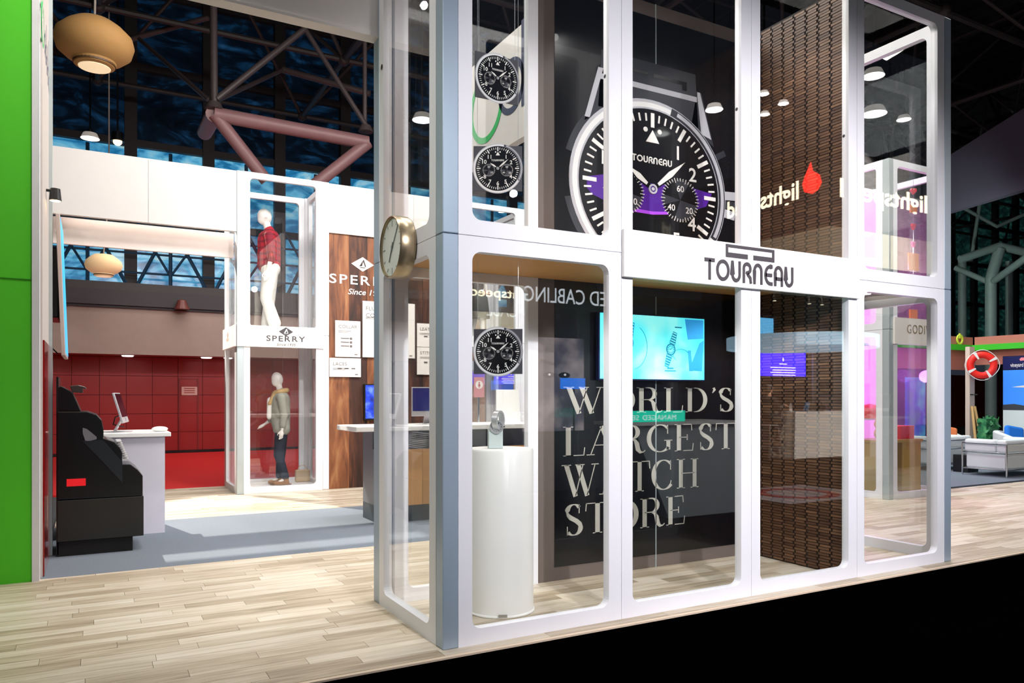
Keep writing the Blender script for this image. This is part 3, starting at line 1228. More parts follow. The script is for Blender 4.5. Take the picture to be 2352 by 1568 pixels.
# dots on frame reveals
for (x, z) in ((1.10, 3.62), (2.30, 3.62), (3.50, 3.62)):
    MB().lathe([(0, 0), (.013, 0)], c=(0, 0, 0), n=12, axis='X').build('frame_plug', DARK, parent=tower, loc=(x - .006, .045, z))
MB().lathe([(0, 0), (.02, 0)], n=14, axis='X').build('frame_plug', DARK, parent=tower, loc=(-.102, 1.07, 3.82))

# woven brick-pattern partition
bwall = MB().box(3.548, 3.60, .075, D_T - .055, .0, 4.88).build('brick_partition', mat('dark_brown_backing', '#20130e', .8), parent=tower)
BRICK = ramp_mat('brown_brick_face', [(.3, '#4a3023'), (.5, '#61432f'), (.7, '#7c5a41')], .5, 1.2, (1, 1, .5), 3, 'World', .12, .5, .1)
bk = MB()
bk.tone = []
ncol, y0, y1 = 8, .08, D_T - .06
cw = (y1 - y0) / ncol
nrow = int(4.86 / .0245)
for cidx in range(ncol):
    for r_ in range(nrow):
        sh = .008 if r_ % 2 else -.008
        ya, yb = y0 + cidx * cw + .010 + sh, y0 + (cidx + 1) * cw - .010 + sh
        z = .012 + r_ * .0245
        bk.box(3.540 - (.002 if (r_ + cidx) % 2 else 0), 3.548, ya, yb, z, z + .019)
        bk.tone += [rr.random()] * 6
bk.build('brick_face', BRICK, parent=bwall, kind='stuff')

# ------------------------------------------------------------------ neighbouring towers
SY = 7.93


def small_tower(name, label, x, y, group=None, side_sign=False, interior=None):
    """1.2 m wide two-storey glass tower; x = left edge of front panel"""
    t = thing(name, label, 'display tower', (x, y, 0), group=group)
    for j in range(2):
        module(t, 0, 0, j * MH)
        module(t, -.1, 1.15, j * MH, -R(90), w_=1.05)
        module(t, MW + .1, .1, j * MH, R(90), w_=1.05)
        module(t, MW, 1.25, j * MH, R(180))
    for (px_, py_) in ((-.1, 0), (MW, 0), (-.1, 1.15), (MW, 1.15)):
        post(t, px_, py_, m=(WHITE if px_ > 0 else ALU2))
    MB().box(0, MW, .07, 1.18, 2.44, 2.50).build('storey_deck', WHITE, parent=t)
    MB().box(.0, MW, .07, 1.18, 0.005, .05).build('base_deck', WHITE, parent=t)
    return t


sx0 = on_z(560, 1135).x
st_ = small_tower('display_tower', 'white glass tower with two mannequins on the left, shoe brand sign at its waist', sx0, SY)
st2 = small_tower('display_tower', 'white glass tower seen through the first pane behind the hanging watch boards', 3.72, SY)
gx, gy = 8.17, 2.80
gt = small_tower('display_tower', 'pink-lit white glass tower with strings of hearts, seen through the right end pane', gx, gy)


def diamond_sail(mb, cx, cz, r, y, i_out, i_in, asp=.62):
    mb.i = i_out
    mb.poly([(cx - r, cz), (cx, cz + r * asp), (cx + r, cz), (cx, cz - r * asp)], y, y + .003)
    mb.i = i_in
    k = r * .5
    y2 = y - .002
    mb.poly([(cx - .62 * k, cz - .42 * k), (cx + .12 * k, cz + .80 * k), (cx - .10 * k, cz - .30 * k)], y2, y)
    mb.poly([(cx + .12 * k, cz + .80 * k), (cx + .22 * k, cz + .80 * k), (cx + .62 * k, cz - .42 * k), (cx + .42 * k, cz - .42 * k), (cx + .12 * k, cz + .4 * k), (cx - .02 * k, cz - .30 * k)], y2, y)
    mb.poly([(cx - .62 * k, cz - .52 * k), (cx + .62 * k, cz - .52 * k), (cx + .36 * k, cz - .64 * k), (cx - .36 * k, cz - .64 * k)], y2, y)
    return mb


# waist sign of the shoe tower
sg = MB().box(-.115, MW + .012, -.03, -.001, 2.24, 2.565).box(-.14, -.105, -.03, 1.14, 2.24, 2.565).build('waist_sign', mat('warm_white_board', '#f6efe8', .5), parent=st_)
mb = diamond_sail(MB(), .62, 2.485, .11, -.034, 0, 1)
mb.i = 0
mb.text('SPERRY', .12, .62, 2.335, -.034, 1.3, 'C', spacing=.10, bold=.012)
mb.text('Since 1935', .06, .62, 2.265, -.034, 1.1, 'C', shear=.25)
mb.build('sign_lettering', [CHAR, WPLAS], parent=sg)
mb = diamond_sail(MB(), 0, 0, .08, 0, 0, 1)
mb.i = 0
mb.text('SPERRY', .07, 0, -.10, 0, 1.1, 'C')
mb.build('sign_lettering', [mat('faint_red_print', '#c08878', .6), WPLAS], parent=sg, loc=(-.1415, .62, 2.45), rz=-R(90))
# waist sign of the chocolate tower
gs = MB().box(-.012, MW + .012, -.03, -.001, 2.24, 2.62).build('waist_sign', mat('warm_white_board', '#f6efe8', .5), parent=gt)
MB().text('GODIVA', .185, .26, 2.40, -.034, .85, 'L', spacing=.13).build('sign_lettering', mat('gold_lettering', '#8a7350', .5), parent=gs)

# ------------------------------------------------------------------ fascias
fc = struct('trim_5', MB().box(-9, -.1, D_T, D_T + .1, 4.06, 5.6).box(-9, -.1, D_T - .01, D_T, 4.06, 4.08), FASC)
zt = 4.885
seams = [-3.4, -1.2, sx0 - .1]
for a, b in zip(seams, seams[1:]):
    struct('trim_6', MB().box(a, b - .004, SY, SY + .08, 3.97, zt), FASC)
MB().box(-3.4, sx0 - .1, SY + .3, SY + .36, 3.62, 3.99).build('trim_7', mat('soffit_fabric', '#ddd0cc', .7), kind='structure')
for a, b in ((sx0 + 1.3, 2.85), (2.85, 3.62)):
    struct('trim_8', MB().box(a, b - .004, SY, SY + .08, 4.10, zt), FASC)
struct('trim_9', MB().box(5.02, 7.6, SY, SY + .08, 4.1, zt), FASC)
# fascia with the green power ring, seen through the first upper pane
sf2 = MB().box(1.55, 1.63, 1.4, 3.75, 3.86, 4.90).build('fascia_panel', FASC, kind='structure')
mb = MB()
cr = on_x(1117, 245, 1.55)
dd = on_x(1172, 235, 1.55)
cy_, cz_ = cr.y, cr.z
# local art: X runs to -Y when rotated -90 deg
mb.i = 0
mb.ring(0, 0, .30, .36, 0, .004, 48, 112, 428)
mb.box(-.03, .03, 0, .004, .10, .42)
mb.i = 1
ddx = cy_ - dd.y
mb.ring(ddx + .02, .02, .20, .26, 0, .004, 40)
mb.box(ddx + .22, ddx + .28, 0, .004, -.24, .55)
mb.box(-.62, -.56, 0, .004, -.1, .45)
mb.build('fascia_lettering', [mat('green_lettering', '#3fb566', .5), mat('slate_lettering', '#4a4f66', .5)], parent=sf2, loc=(1.545, cy_, cz_), rz=-R(90))

# ------------------------------------------------------------------ wood wall with posters
WOODW = ramp_mat('dark_barn_wood', [(.18, '#180c07'), (.38, '#3f2114'), (.54, '#653a22'), (.70, '#865231'), (.9, '#a87a50')], .5, 1.6, (3.2, 1, .45), 9, 'World', .45, 2.2, .4)
ww = MB().box(sx0 + 1.3, 3.62, SY + .05, SY + .1, 0, 4.1).build('wall_shop', mat('wood_wall_backing', '#2a1509', .7), kind='structure')
x = sx0 + 1.3
wr = random.Random(5)
while x < 3.6:
    wv = min(wr.choice([.24, .3, .34]), 3.62 - x)
    MB().box(x, x + wv - .004, SY + .02 + wr.uniform(0, .008), SY + .05, 0, 4.1).build('plank', WOODW, parent=ww)
    x += wv
YW = SY + .018
mb = diamond_sail(MB(), 0, 0, .19, 0, 0, 1)
c = on_y(833, 607, YW)
mb.i = 0
mb.text('SPERRY', .21, 0, -.335, 0, 1.35, 'C', spacing=.12, bold=.01)
mb.text('Since 1935', .13, .06, -.50, 0, 1.1, 'C', shear=.25, bold=.01)
mb.build('wall_lettering', [WPLAS, mat('dark_barn_print', '#2a1810', .6)], parent=ww, loc=(c.x, YW, c.z))
PAPER = mat('poster_paper', '#f4ede6', .6, var=.02)
INK = mat('grey_ink', '#6a6260', .6)


def poster(px0, py0, px1, py1, head, label, rows=3, sub=None, big=1.):
    a, b = on_y(px0, py1, YW - .03), on_y(px1, py0, YW - .03)
    W_, H_ = b.x - a.x, b.z - a.z
    t = MB().box(0, W_, 0, .015, 0, H_).build('poster', PAPER, loc=(a.x, a.y, a.z), bevel=.002, segs=1)
    tag(t, label, 'poster', 'posters on the wood wall')
    mb = MB()
    mb.text(head, .075 * big, .05, H_ - .12 * big, -.003, 1.1, 'L')
    if sub:
        mb.text(sub, .075 * big, .05, H_ - .21 * big, -.003, 1.1, 'L')
    mb.box(.05, W_ * .62, -.003, 0, H_ - .17 - (.1 if sub else 0), H_ - .163 - (.1 if sub else 0))
    mb.box(.05, W_ * .5, -.003, 0, H_ - .19 - (.1 if sub else 0), H_ - .184 - (.1 if sub else 0))
    for k in range(rows):
        z = H_ - .28 - k * (H_ - .4) / max(1, rows)
        if rows > 1 and H_ > W_:
            mb.box(W_ * .22, W_ * .55, -.003, 0, z - .012, z + .004)
            mb.disc(W_ * .62, z - .006, .022, -.003, 0, 10)
    if H_ <= W_:
        for k in range(3):
            mb.box(W_ * (.25 + .22 * k), W_ * (.38 + .22 * k), -.003, 0, H_ * .42, H_ * .48)
    mb.box(W_ - .10, W_ - .05, -.003, 0, .035, .05)
    mb.build('print', INK, parent=t)
    return t


poster(770, 738, 828, 819, 'COLLAR', 'tall white poster headed COLLAR with three small collar pictures')
poster(757, 823, 829, 865, 'LACES', 'wide white poster headed LACES with three small lace pictures')
poster(833, 698, 953, 820, 'FLU', 'large white poster headed FLU and CO partly hidden behind the glass tower', 1, 'CO', 1.25)
poster(958, 745, 1020, 796, 'LEATHER', 'small white poster headed LEATHER seen through the tower side pane')
poster(958, 799, 1020, 860, 'STITCHING', 'small white poster headed STITCHING below the leather one')


# ================================================================== THINGS IN THE MAIN TOWER
# pedestal
pc = (.60, .60)
ped = MB()
ped.lathe([(.235, 0), (.24, .004), (.24, .012), (.232, .018), (.232, 1.115), (.226, 1.125), (0, 1.125)], n=64)
pd = ped.build('pedestal', WPLAS, loc=(pc[0], pc[1], 0.), smooth=True)
tag(pd, 'tall white round pedestal standing inside the first glass bay', 'pedestal')
MB().box(-.03, .03, -.2425, -.2405, .01, .03).build('label_plate', mat('grey_label', '#9a948a', .5), parent=pd, rz=-R(24))
# watch on its acrylic stand
ws = thing('watch_stand', 'clear block on top of the white pedestal holding a steel wristwatch', 'stand', (pc[0] - .04, pc[1], 1.126))
MB().box(-.05, .05, -.035, .035, 0, .135).build('block', mat('frosted_block', '#c9d6d3', .25, var=.03), parent=ws, bevel=.004, rz=-R(20))
wt = thing('wristwatch', 'polished steel wristwatch looped on the clear block above the pedestal', 'watch', (pc[0] - .04, pc[1] - .02, 1.126 + .150), -R(28))
MB().ring(0, 0, .052, .068, -.02, .02, 36, sz=1.0).build('bracelet', STEEL, parent=wt, loc=(.012, .0, .045), rz=R(65), smooth=True)
mb = MB()
mb.i = 0
mb.ring(0, 0, .040, .048, -.030, -.012, 36)
mb.disc(0, 0, .041, -.024, -.014, 30)
mb.i = 1
mb.poly([(-.004, 0), (.004, 0), (.018, .026), (.012, .028)], -.027, -.024)
mb.poly([(-.004, 0), (.004, 0), (-.026, .010), (-.026, .004)], -.027, -.024)
for k in range(12):
    a = R(30 * k)
    mb.box(.032 * math.cos(a) - .002, .032 * math.cos(a) + .002, -.026, -.024, .032 * math.sin(a) - .002, .032 * math.sin(a) + .002)
mb.build('case', [STEEL, DARK], parent=wt, smooth=True)
MB().lathe([(.006, .048), (.008, .05), (.008, .058), (0, .058)], n=12, axis='X').build('crown', CHROME, parent=wt, loc=(0, -.02, 0))

# three hanging boards with watch prints
wsm = watch_art(False)
wsm.v = [(v[0] * .172, v[1] * .5, v[2] * .172) for v in wsm.v]
EXB = MB()
smesh = None
for (x0p, y0p, x1p, y1p, rz, lb) in ((1092, 122, 1193, 238, 0, 'topmost of the three hanging watch boards, set square to the pane'),
                                     (1089, 336, 1198, 438, -29, 'middle hanging watch board, above the storey joint'),
                                     (1088, 757, 1200, 857, -31, 'lowest hanging watch board, just above the pedestal')):
    pm = at((x0p + x1p) / 2, (y0p + y1p) / 2, 5.22)
    t = thing('hanging_watch_board', lb, 'hanging board', pm, R(rz), group='hanging watch boards')
    MB().box(-.168, .168, 0, .012, -.155, .155).build('board', mat('board_graphite', '#3a3b42', .5, var=.2), parent=t)
    if smesh is None:
        so = wsm.build('watch_print', WMATS, parent=t, loc=(0, -.001, 0))
        smesh = so.data
    else:
        so = bpy.data.objects.new('watch_print', smesh)
        C.objects.link(so)
        so.parent = t
        so.location = (0, -.001, 0)
    for s_ in (-1, 1):
        MB().cone((s_ * .14, .006, .15), (s_ * .14, .006, (4.88 if pm.z > 2.5 else 2.42) - pm.z), .0012, n=5).build('wire', mat('steel_wire', '#c8ccd0', .3, .8), parent=t)

# clock on the side of the tower
cx_ = -.102
c0, c1 = on_x(919, 637, cx_ - .06), on_x(919, 493, cx_ - .06)
cr_ = (c1.z - c0.z) / 2
ck = thing('wall_clock', 'round clock with a bronze rim fixed to the left side of the glass tower', 'clock', (cx_, .60, (c0.z + c1.z) / 2))
mb = MB().lathe([(0, 0), (cr_ * .97, 0), (cr_, -.01), (cr_, -.10), (cr_ * .965, -.11), (cr_ * .93, -.105), (cr_ * .93, -.09), (0, -.09)], n=64, axis='X')
mb.build('case', BRONZE, parent=ck, smooth=True)
MB().lathe([(0, -.092), (cr_ * .93, -.092)], n=48, axis='X').build('dial', mat('clock_dial', '#e9ebe4', .4), parent=ck)
for k in range(12):
    mb = MB()
    a = R(30 * k)
    ca, sa = math.cos(a), math.sin(a)
    l = .20 if k % 3 == 0 else .12
    r1, r0, wv = cr_ * .86, cr_ * (.86 - l), .0035
    mb.poly([(r0 * ca - wv * sa, r0 * sa + wv * ca), (r1 * ca - wv * sa, r1 * sa + wv * ca), (r1 * ca + wv * sa, r1 * sa - wv * ca), (r0 * ca + wv * sa, r0 * sa - wv * ca)], -.0015, 0)
    mb.build('hour_mark', mat('clock_ink', '#8f948c', .5), parent=ck, loc=(-.0925, 0, 0), rz=-R(90))
mb = MB()
mb.stroke([(-.02, -.04), (.115, .13)], .007, -.003, 0)
mb.stroke([(.015, .03), (-.05, -.09)], .010, -.003, 0)
mb.disc(0, 0, .012, -.004, 0, 14)
mb.build('hands', mat('clock_hand', '#7d8682', .4, .5), parent=ck, loc=(-.094, 0, 0), rz=-R(90))

# video screen on the dark wall
SCR_Y = YB - .07
a, b = on_y(1378, 869, SCR_Y), on_y(1617, 733, SCR_Y)
tv = thing('video_screen', 'large lit cyan video screen showing two watches on the dark lettered wall', 'screen', ((a.x + b.x) / 2, SCR_Y, (a.z + b.z) / 2))
hw, hh = (b.x - a.x) / 2, (b.z - a.z) / 2
MB().box(-hw - .012, hw + .012, 0, .045, -hh - .012, hh + .012).build('housing', mat('blue_black_bezel', '#101c4a', .3), parent=tv, bevel=.004, segs=1)
MB().box(-.2, .2, .045, .064, -.15, .15).build('bracket', DARK, parent=tv)
SCREEN = ramp_mat('cyan_screen', [(.3, '#2fd0ee'), (.48, '#62f2fa'), (.62, '#9dfdf8'), (.8, '#b6fff2')], scale=2.2, detail=2, bump=0, emit=.95, dist=.6)
MB().box(-hw, hw, -.003, 0, -hh, hh).build('display', SCREEN, parent=tv)
ST = mat('teal_screen_print', '#0e8fb0', .5, emit=.5, ecol='#1596b8')
SB = mat('blue_screen_print', '#2a9be0', .5, emit=.7, ecol='#2d9fe6')
mb = MB()
mb.i = 1
# tiled block at the right edge
mb.poly([(hw * .60, hh * .96), (hw * .98, hh * .96), (hw * .98, hh * .35), (hw * .66, hh * .30)], -.0045, -.003)
mb.poly([(hw * .68, -.70 * hh), (hw * .90, hh * .2), (hw * .99, hh * .3), (hw * .95, -.72 * hh)], -.0045, -.003)
mb.poly([(hw * .66, -.05 * hh), (hw * .72, -.05 * hh), (hw * .76, -.72 * hh), (hw * .69, -.72 * hh)], -.0055, -.003)


def watchicon(cx, cz, s, rot):
    def rp(p):
        return (cx + p[0] * math.cos(rot) - p[1] * math.sin(rot), cz + p[0] * math.sin(rot) + p[1] * math.cos(rot))
    mb.i = 0
    for k in range(5):
        for sg_ in (-1, 1):
            z = sg_ * (s * 1.15 + k * s * .42)
            wv = s * (.62 - .05 * k)
            pts = [rp((-wv, z - s * .16)), rp((wv, z - s * .16)), rp((wv, z + s * .16)), rp((-wv, z + s * .16))]
            mb.stroke(pts, s * .10, -.006, -.003, True)
    mb.ring(cx, cz, s * .78, s, -.006, -.003, 24)
    for k in range(12):
        a_ = R(30 * k)
        mb.disc(cx + .6 * s * math.cos(a_), cz + .6 * s * math.sin(a_), s * .09, -.006, -.003, 8)
    mb.stroke([(cx, cz), (cx + s * .3, cz + s * .35)], s * .1, -.006, -.003)
    mb.stroke([(cx, cz), (cx - s * .4, cz + s * .1)], s * .1, -.006, -.003)


watchicon(hw * .32, -.01, .052, -R(18))
watchicon(-hw * .50, .03, .060, -R(14))
mb.i = 0
mb.stroke([(hw * .42, -.10)] + arc(hw * .52, -.055, .09, .05, 200, 20, 12), .004, -.0055, -.003)
mb.stroke(arc(-hw * .42, .0, .16, .19, 60, -80, 12), .004, -.0055, -.003)
mb.box(hw * .20, hw * .42, -.0055, -.003, -hh * .74, -hh * .71)
mb.box(hw * .25, hw * .37, -.0055, -.003, -hh * .66, -hh * .62)
mb.box(hw * .40, hw * .54, -.0055, -.003, hh * .66, hh * .70)
mb.build('screen_print', [ST, SB], parent=tv)

# ================================================================== LEFT SIDE
GREEN = mat('green_wall_fabric', '#58d628', .8, var=.05, scale=1)
wl = struct('wall_green', MB().box(-4.6, -2.322, 3.11, 3.2, 0, 7.0), GREEN)
struct('trim_10', MB().box(-2.322, -2.27, 3.10, 3.2, 0, 7.0), WHITE)
struct('trim_11', MB().box(-4.6, -2.322, 3.105, 3.1098, 2.42, 2.426), mat('green_seam', '#2f8a14', .8))
SWX = -2.255
sw = struct('wall_side', MB().box(-2.33, SWX, 3.2, 4.27, 0, 6.2), mat('grey_side_fabric', '#bdb5b0', .7, var=.04))
MB().box(SWX, SWX + .012, 3.24, 4.24, 0.01, 1.95).build('lower_panel', mat('dark_red_gloss', '#8c1414', .12, var=.1, coat=.5), parent=sw)
MB().box(SWX, SWX + .03, 4.20, 4.27, 0, 6.2).build('edge_trim', ALU2, parent=sw)
mb = MB()
mb.i = 0
mb.ring(-.18, 0, .15, .18, 0, .006, 36, 112, 428)
mb.box(-.195, -.165, 0, .006, .06, .24)
mb.i = 1
for k, (w_, h_) in enumerate(((.12, .30), (.10, .24), (.03, .42), (.12, .24), (.10, .3))):
    xx = .10 + .17 * k
    mb.ring(xx, -.04 - .03 * k, .06, .085, 0, .006, 20)
    mb.box(xx + .05, xx + .085, 0, .006, -.13, .10 + (.12 if k % 2 else 0))
mb.build('sign_lettering', [mat('green_lettering', '#3fb566', .5), mat('slate_lettering', '#4a4f66', .5)], parent=sw, loc=(SWX + .001, 3.45, 4.55), rz=R(90))
# spotlight fixture on the side wall top
sp_ = thing('spotlight', 'small lit spotlight high on the grey side wall by the green wall', 'lamp', (SWX + .07, 3.75, on_x(99, 298, SWX + .07).z))
MB().lathe([(0, .05), (.04, .05), (.05, -.05), (.045, -.055)], n=16).build('housing', DARK, parent=sp_)
MB().lathe([(0, -.056), (.042, -.056)], n=16).build('lamp_face', mat('warm_lamp_face', '#fff0c0', .4, emit=18., ecol='#ffd890'), parent=sp_)
sp2 = thing('spotlight', 'blazing hall spotlight left of the pink tube frame', 'lamp', at(270, 325, 17))
MB().sph((0, 0, 0), .09, 16, 10).build('lamp_face', MATS['warm_lamp_face'], parent=sp2)
MB().lathe([(.14, .0), (.12, .2), (0, .24)], n=18).build('housing', DARK, parent=sp2)
MB().cone((0, 0, .2), (0, 0, 14.28 - sp2.location.z), .02, n=6).build('rod', DARK, parent=sp2)
MB().cone((0, 0, .03), (SWX - sp_.location.x, .0, .03), .012, n=6).build('arm', DARK, parent=sp_)

# side television seen edge-on
tvx = on_y(141, 600, 4.5).x
a, b = on_y(141, 820, 4.5), on_y(141, 505, 4.5)
te = thing('wall_television', 'television seen edge on, mounted on the side wall beside the green wall', 'television', (tvx, 4.62, (a.z + b.z) / 2), R(90))
h2 = (b.z - a.z) / 2
MB().box(-.42, .42, -.02, .015, -h2, h2).build('housing', mat('tv_case', '#b9a9a4', .4), parent=te, rot=(R(-2), 0, 0), bevel=.005, segs=1)
MB().box(-.39, .39, -.023, -.02, -h2 * .96, h2 * .96).build('display', mat('tv_cyan_glow', '#2aa8e0', .4, emit=.7), parent=te, rot=(R(-2), 0, 0))
MB().box(-.3, .3, .015, .09, -h2 * .45, h2 * .55).box(-.2, .2, .09, .15, -h2 * .2, h2 * .4).build('wall_bracket', DARK, parent=te, bevel=.01, segs=1)
MB().tube([(-.1, .1, -h2 * .3), (-.1, .16, -h2 * .6), (-.1, .12, -h2 * .8), (-.1, .03, -h2 * .95)], .006, 6).build('cable', DARK, parent=te)

# stepped black vending kiosk
KY = 4.075


def kp(px, py):
    p = on_y(px, py, KY)
    return (p.x, p.z)


kk = thing('payment_kiosk', 'black stepped machine with a red badge standing by the side wall', 'machine', (0, KY, 0))
KB = mat('kiosk_black', '#0a0b0e', .3, var=.2, coat=.3)
KG = mat('kiosk_grey_steel', '#2c2c2a', .35, .3, var=.15)
b0, b1 = kp(131, 1280)[0], kp(330, 1200)[0]
MB().box(b0, kp(305, 1200)[0], .02, .52, 0, kp(200, 1238)[1]).build('plinth', mat('plinth_black', '#030304', .8), parent=kk)
MB().box(b0, b1, 0, .60, kp(200, 1240)[1], kp(131, 1150)[1]).build('base_cabinet', KG, parent=kk, bevel=.006)
bd = MB()
bd.poly([kp(131, 1148), kp(328, 1138), kp(328, 1092), kp(316, 1078), kp(300, 1066), kp(281, 1066), kp(281, 1040), kp(276, 1028), kp(262, 1014), kp(238, 1006), kp(238, 985), kp(234, 965), kp(222, 952), kp(200, 945), kp(131, 945)], .0, .56)
bd.build('body', KB, parent=kk, bevel=.008)
MB().poly([kp(188, 1011), kp(236, 1060), kp(281, 1108), kp(281, 1060), kp(236, 1010)], -.006, .0).build('side_facet', mat('kiosk_slate', '#20262c', .3), parent=kk)
MB().poly([kp(190, 982), kp(200, 985), kp(222, 1003), kp(222, 1008), kp(208, 1012), kp(196, 1012), kp(190, 995)], -.010, -.0).build('torn_label', mat('torn_label_grey', '#6c7178', .6, var=.4), parent=kk)
MB().poly([kp(133, 944), kp(186, 944), kp(166, 900), kp(140, 886), kp(133, 890)], .02, .5).build('hood', KB, parent=kk, bevel=.006)
MB().poly([kp(160, 886), kp(180, 884), kp(196, 888), kp(199, 893), kp(190, 892), kp(190, 902), kp(166, 900)], .03, .48).build('visor', mat('visor_grey', '#3a3432', .3), parent=kk, bevel=.004, segs=1)
MB().box(kp(129, 1000)[0], kp(134, 1000)[0], 0.02, .5, kp(130, 1275)[1], kp(130, 865)[1]).build('back_plate', DARK, parent=kk)
a, b = kp(153, 1117), kp(197, 1098)
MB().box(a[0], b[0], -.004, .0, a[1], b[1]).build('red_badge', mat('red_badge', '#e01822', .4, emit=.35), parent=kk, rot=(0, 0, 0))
sl = MB()
for k in range(9):
    p = on_y(268 + k * 2, 1016 + k * 5, KY)
    sl.box(p.x, p.x + .045, .05, .5, p.z, p.z + .008)
sl.build('grille', mat('grille_chrome', '#d8d8d8', .3, .4), parent=kk, kind='stuff')

# white desk behind the kiosk
a = on_z(380, 1222)
DY = a.y
dk_ = thing('desk', 'white desk with a monitor on it standing behind the black machine', 'desk', (a.x, DY, 0))
zt_ = on_y(385, 992, DY).z
MB().box(-.95, -.005, 0, .75, 0, zt_ - .045).build('body', mat('lilac_white_panel', '#d9d5e2', .5), parent=dk_)
MB().box(-.95, on_y(392, 990, DY).x - a.x, -.05, .8, zt_ - .045, zt_).build('desktop', WPLAS, parent=dk_, bevel=.004, segs=1)


def computer(p, rz, label, w_=.5, h_=.32, tilt=0., face=None, chin=True, scale=1., screen_front=True):
    t = thing('desktop_computer', label, 'computer', p, rz)
    body = MB().box(-w_ / 2, w_ / 2, -.012, .012, 0, h_).build('screen_housing', mat('computer_alu', '#c9c4c8', .35, .3), parent=t, loc=(0, 0, .10), rot=(tilt, 0, 0), bevel=.006)
    MB().box(-w_ / 2 + .012, w_ / 2 - .012, -.014, -.012, .065, h_ - .012).build('display', face or mat('dark_display', '#121826', .08), parent=body)
    mb = MB()
    mb.ring(0, .032, 0.004, .016, -.014, -.012, 18, 40, 320)
    mb.disc(.004, .052, .006, -.014, -.012, 8)
    mb.build('chin_emblem', mat('slate_lettering', '#4a4f66', .5), parent=body)
    MB().add([(-.09, .11, .012), (.09, .11, .012), (.09, .10, .0), (-.09, .10, 0), (-.09, .03, .16), (.09, .03, .16), (.09, .02, .15), (-.09, .02, .15)],
             [(0, 1, 2, 3), (4, 5, 6, 7), (0, 1, 5, 4), (3, 2, 6, 7), (0, 4, 7, 3), (1, 2, 6, 5)]).build('stand_neck', mat('computer_alu', '#c9c4c8', .35, .3), parent=t)
    MB().box(-.10, .10, -.07, .12, 0, .010).build('stand_foot', mat('computer_alu', '#c9c4c8', .35, .3), parent=t, bevel=.003, segs=1)
    return t


p = on_y(288, 992, DY + .32)
cpt = computer((p.x, DY + .32, zt_ + .001), R(90) - R(8), 'slim silver desktop computer seen from the side on the white desk', .50, .34, R(-16))
MB().tube([(.02, .02, .20), (.0, .10, .16), (.0, .12, .08), (.05, .02, .05)], .006, 6).build('cable', DARK, parent=cpt)
p = on_y(367, 985, DY + .2)
ms = MB().sph((0, 0, 0), (.085, .045, .03), 20, 10).build('hand_scanner', WPLAS, loc=(p.x, DY + .2, zt_ + .028), smooth=True)
tag(ms, 'low rounded white device lying at the right end of the white desk', 'device')

# notice on the red wall
a, b = on_y(417, 907, 17.67), on_y(453, 888, 17.67)
nt_ = MB().box(a.x, b.x, 17.655, 17.672, a.z, b.z).build('notice', mat('pale_notice', '#d8b0a8', .6))
tag(nt_, 'small pale notice fixed to the far red panelled wall', 'notice')
mb = MB()
for k in range(3):
    mb.box(a.x + .06, b.x - .06, 17.651, 17.656, b.z - .06 - k * .055, b.z - .035 - k * .055)
mb.build('print', mat('red_ink', '#a04038', .6), parent=nt_)
nd = MB()
a, b = on_y(412, 1030, 17.665), on_y(455, 870, 17.665)
nd.stroke([(a.x, 0.06), (a.x, b.z), (b.x, b.z), (b.x, .06)], .03, 17.66, 17.68)
struct('door_1', nd, mat('red_door_frame', '#7a0a0c', .5))
# downlights of the red hall
for i, (px_, py_) in enumerate(((293, 829), (473, 828), (525, 829))):
    p = on_y(px_, py_, 17.2)
    o = MB().lathe([(0, 0), (.12, 0), (.14, .03)], n=16).build('ceiling_light', mat('hall_downlight', '#fff2ea', .4, emit=3.), loc=(p.x, 17.1, 2.47))
    if i < 2:
        tag(o, ('left' if i == 0 else 'right') + ' round downlight under the beige bulkhead above the red wall', 'ceiling light', 'downlights over the red wall')
    else:
        tag(o, 'round downlight before the red wall hidden towards the shoe tower', 'ceiling light', 'downlights over the red wall')
# bell / alarm on the dark beam
p = on_y(417, 702, 16.5)
al = MB().lathe([(.18, 0), (.14, .1), (.10, .22), (0, .26)], n=16).build('beacon', mat('brown_red_beacon', '#5c2c26', .5), loc=(p.x, 16.4, p.z - .1))
tag(al, 'small dark red beacon standing on the beam below the blue window', 'beacon')


# ================================================================== FIGURES
MANQ = mat('mannequin_gloss_white', '#efe9e6', .35, var=.02)
SKIN = mat('skin', '#c99274', .55)


def blob(caps, name, m, parent, vox=.012):
    mb = MB()
    for c in caps:
        if c[0] == 's':
            mb.sph(c[1], c[2], 16, 10, Euler(c[3]) if len(c) > 3 else None)
        else:
            mb.cap(c[0], c[1], c[2], c[3] if len(c) > 3 else c[2], 14)
    return mb.build(name, m, parent=parent, remesh=vox)


def hand(caps, wrist, d, side, s=1., curl=.35):
    """palm, four fingers and a thumb along direction d; side = thumb direction"""
    wrist, d, side = Vector(wrist), Vector(d).normalized(), Vector(side).normalized()
    nrm = d.cross(side).normalized()
    palm = wrist + d * .05 * s
    caps.append((wrist, palm + d * .035 * s, .020 * s, .024 * s))
    for k, (o, l) in enumerate(((.030, .070), (.011, .080), (-.009, .074), (-.028, .058))):
        b = palm + d * .035 * s + side * o * s
        m_ = b + d * l * .55 * s + nrm * l * curl * .35 * s
        e = m_ + d * l * .40 * s + nrm * l * curl * .7 * s
        caps.append((b - d * .03 * s, m_, .0095 * s, .009 * s))
        caps.append((m_, e, .009 * s, .007 * s))
    tb_ = wrist + d * .02 * s + side * .025 * s
    tm = tb_ + d * .035 * s + side * .035 * s
    caps.append((tb_, tm, .012 * s, .010 * s))
    caps.append((tm, tm + d * .03 * s + nrm * .012 * s, .010 * s, .008 * s))


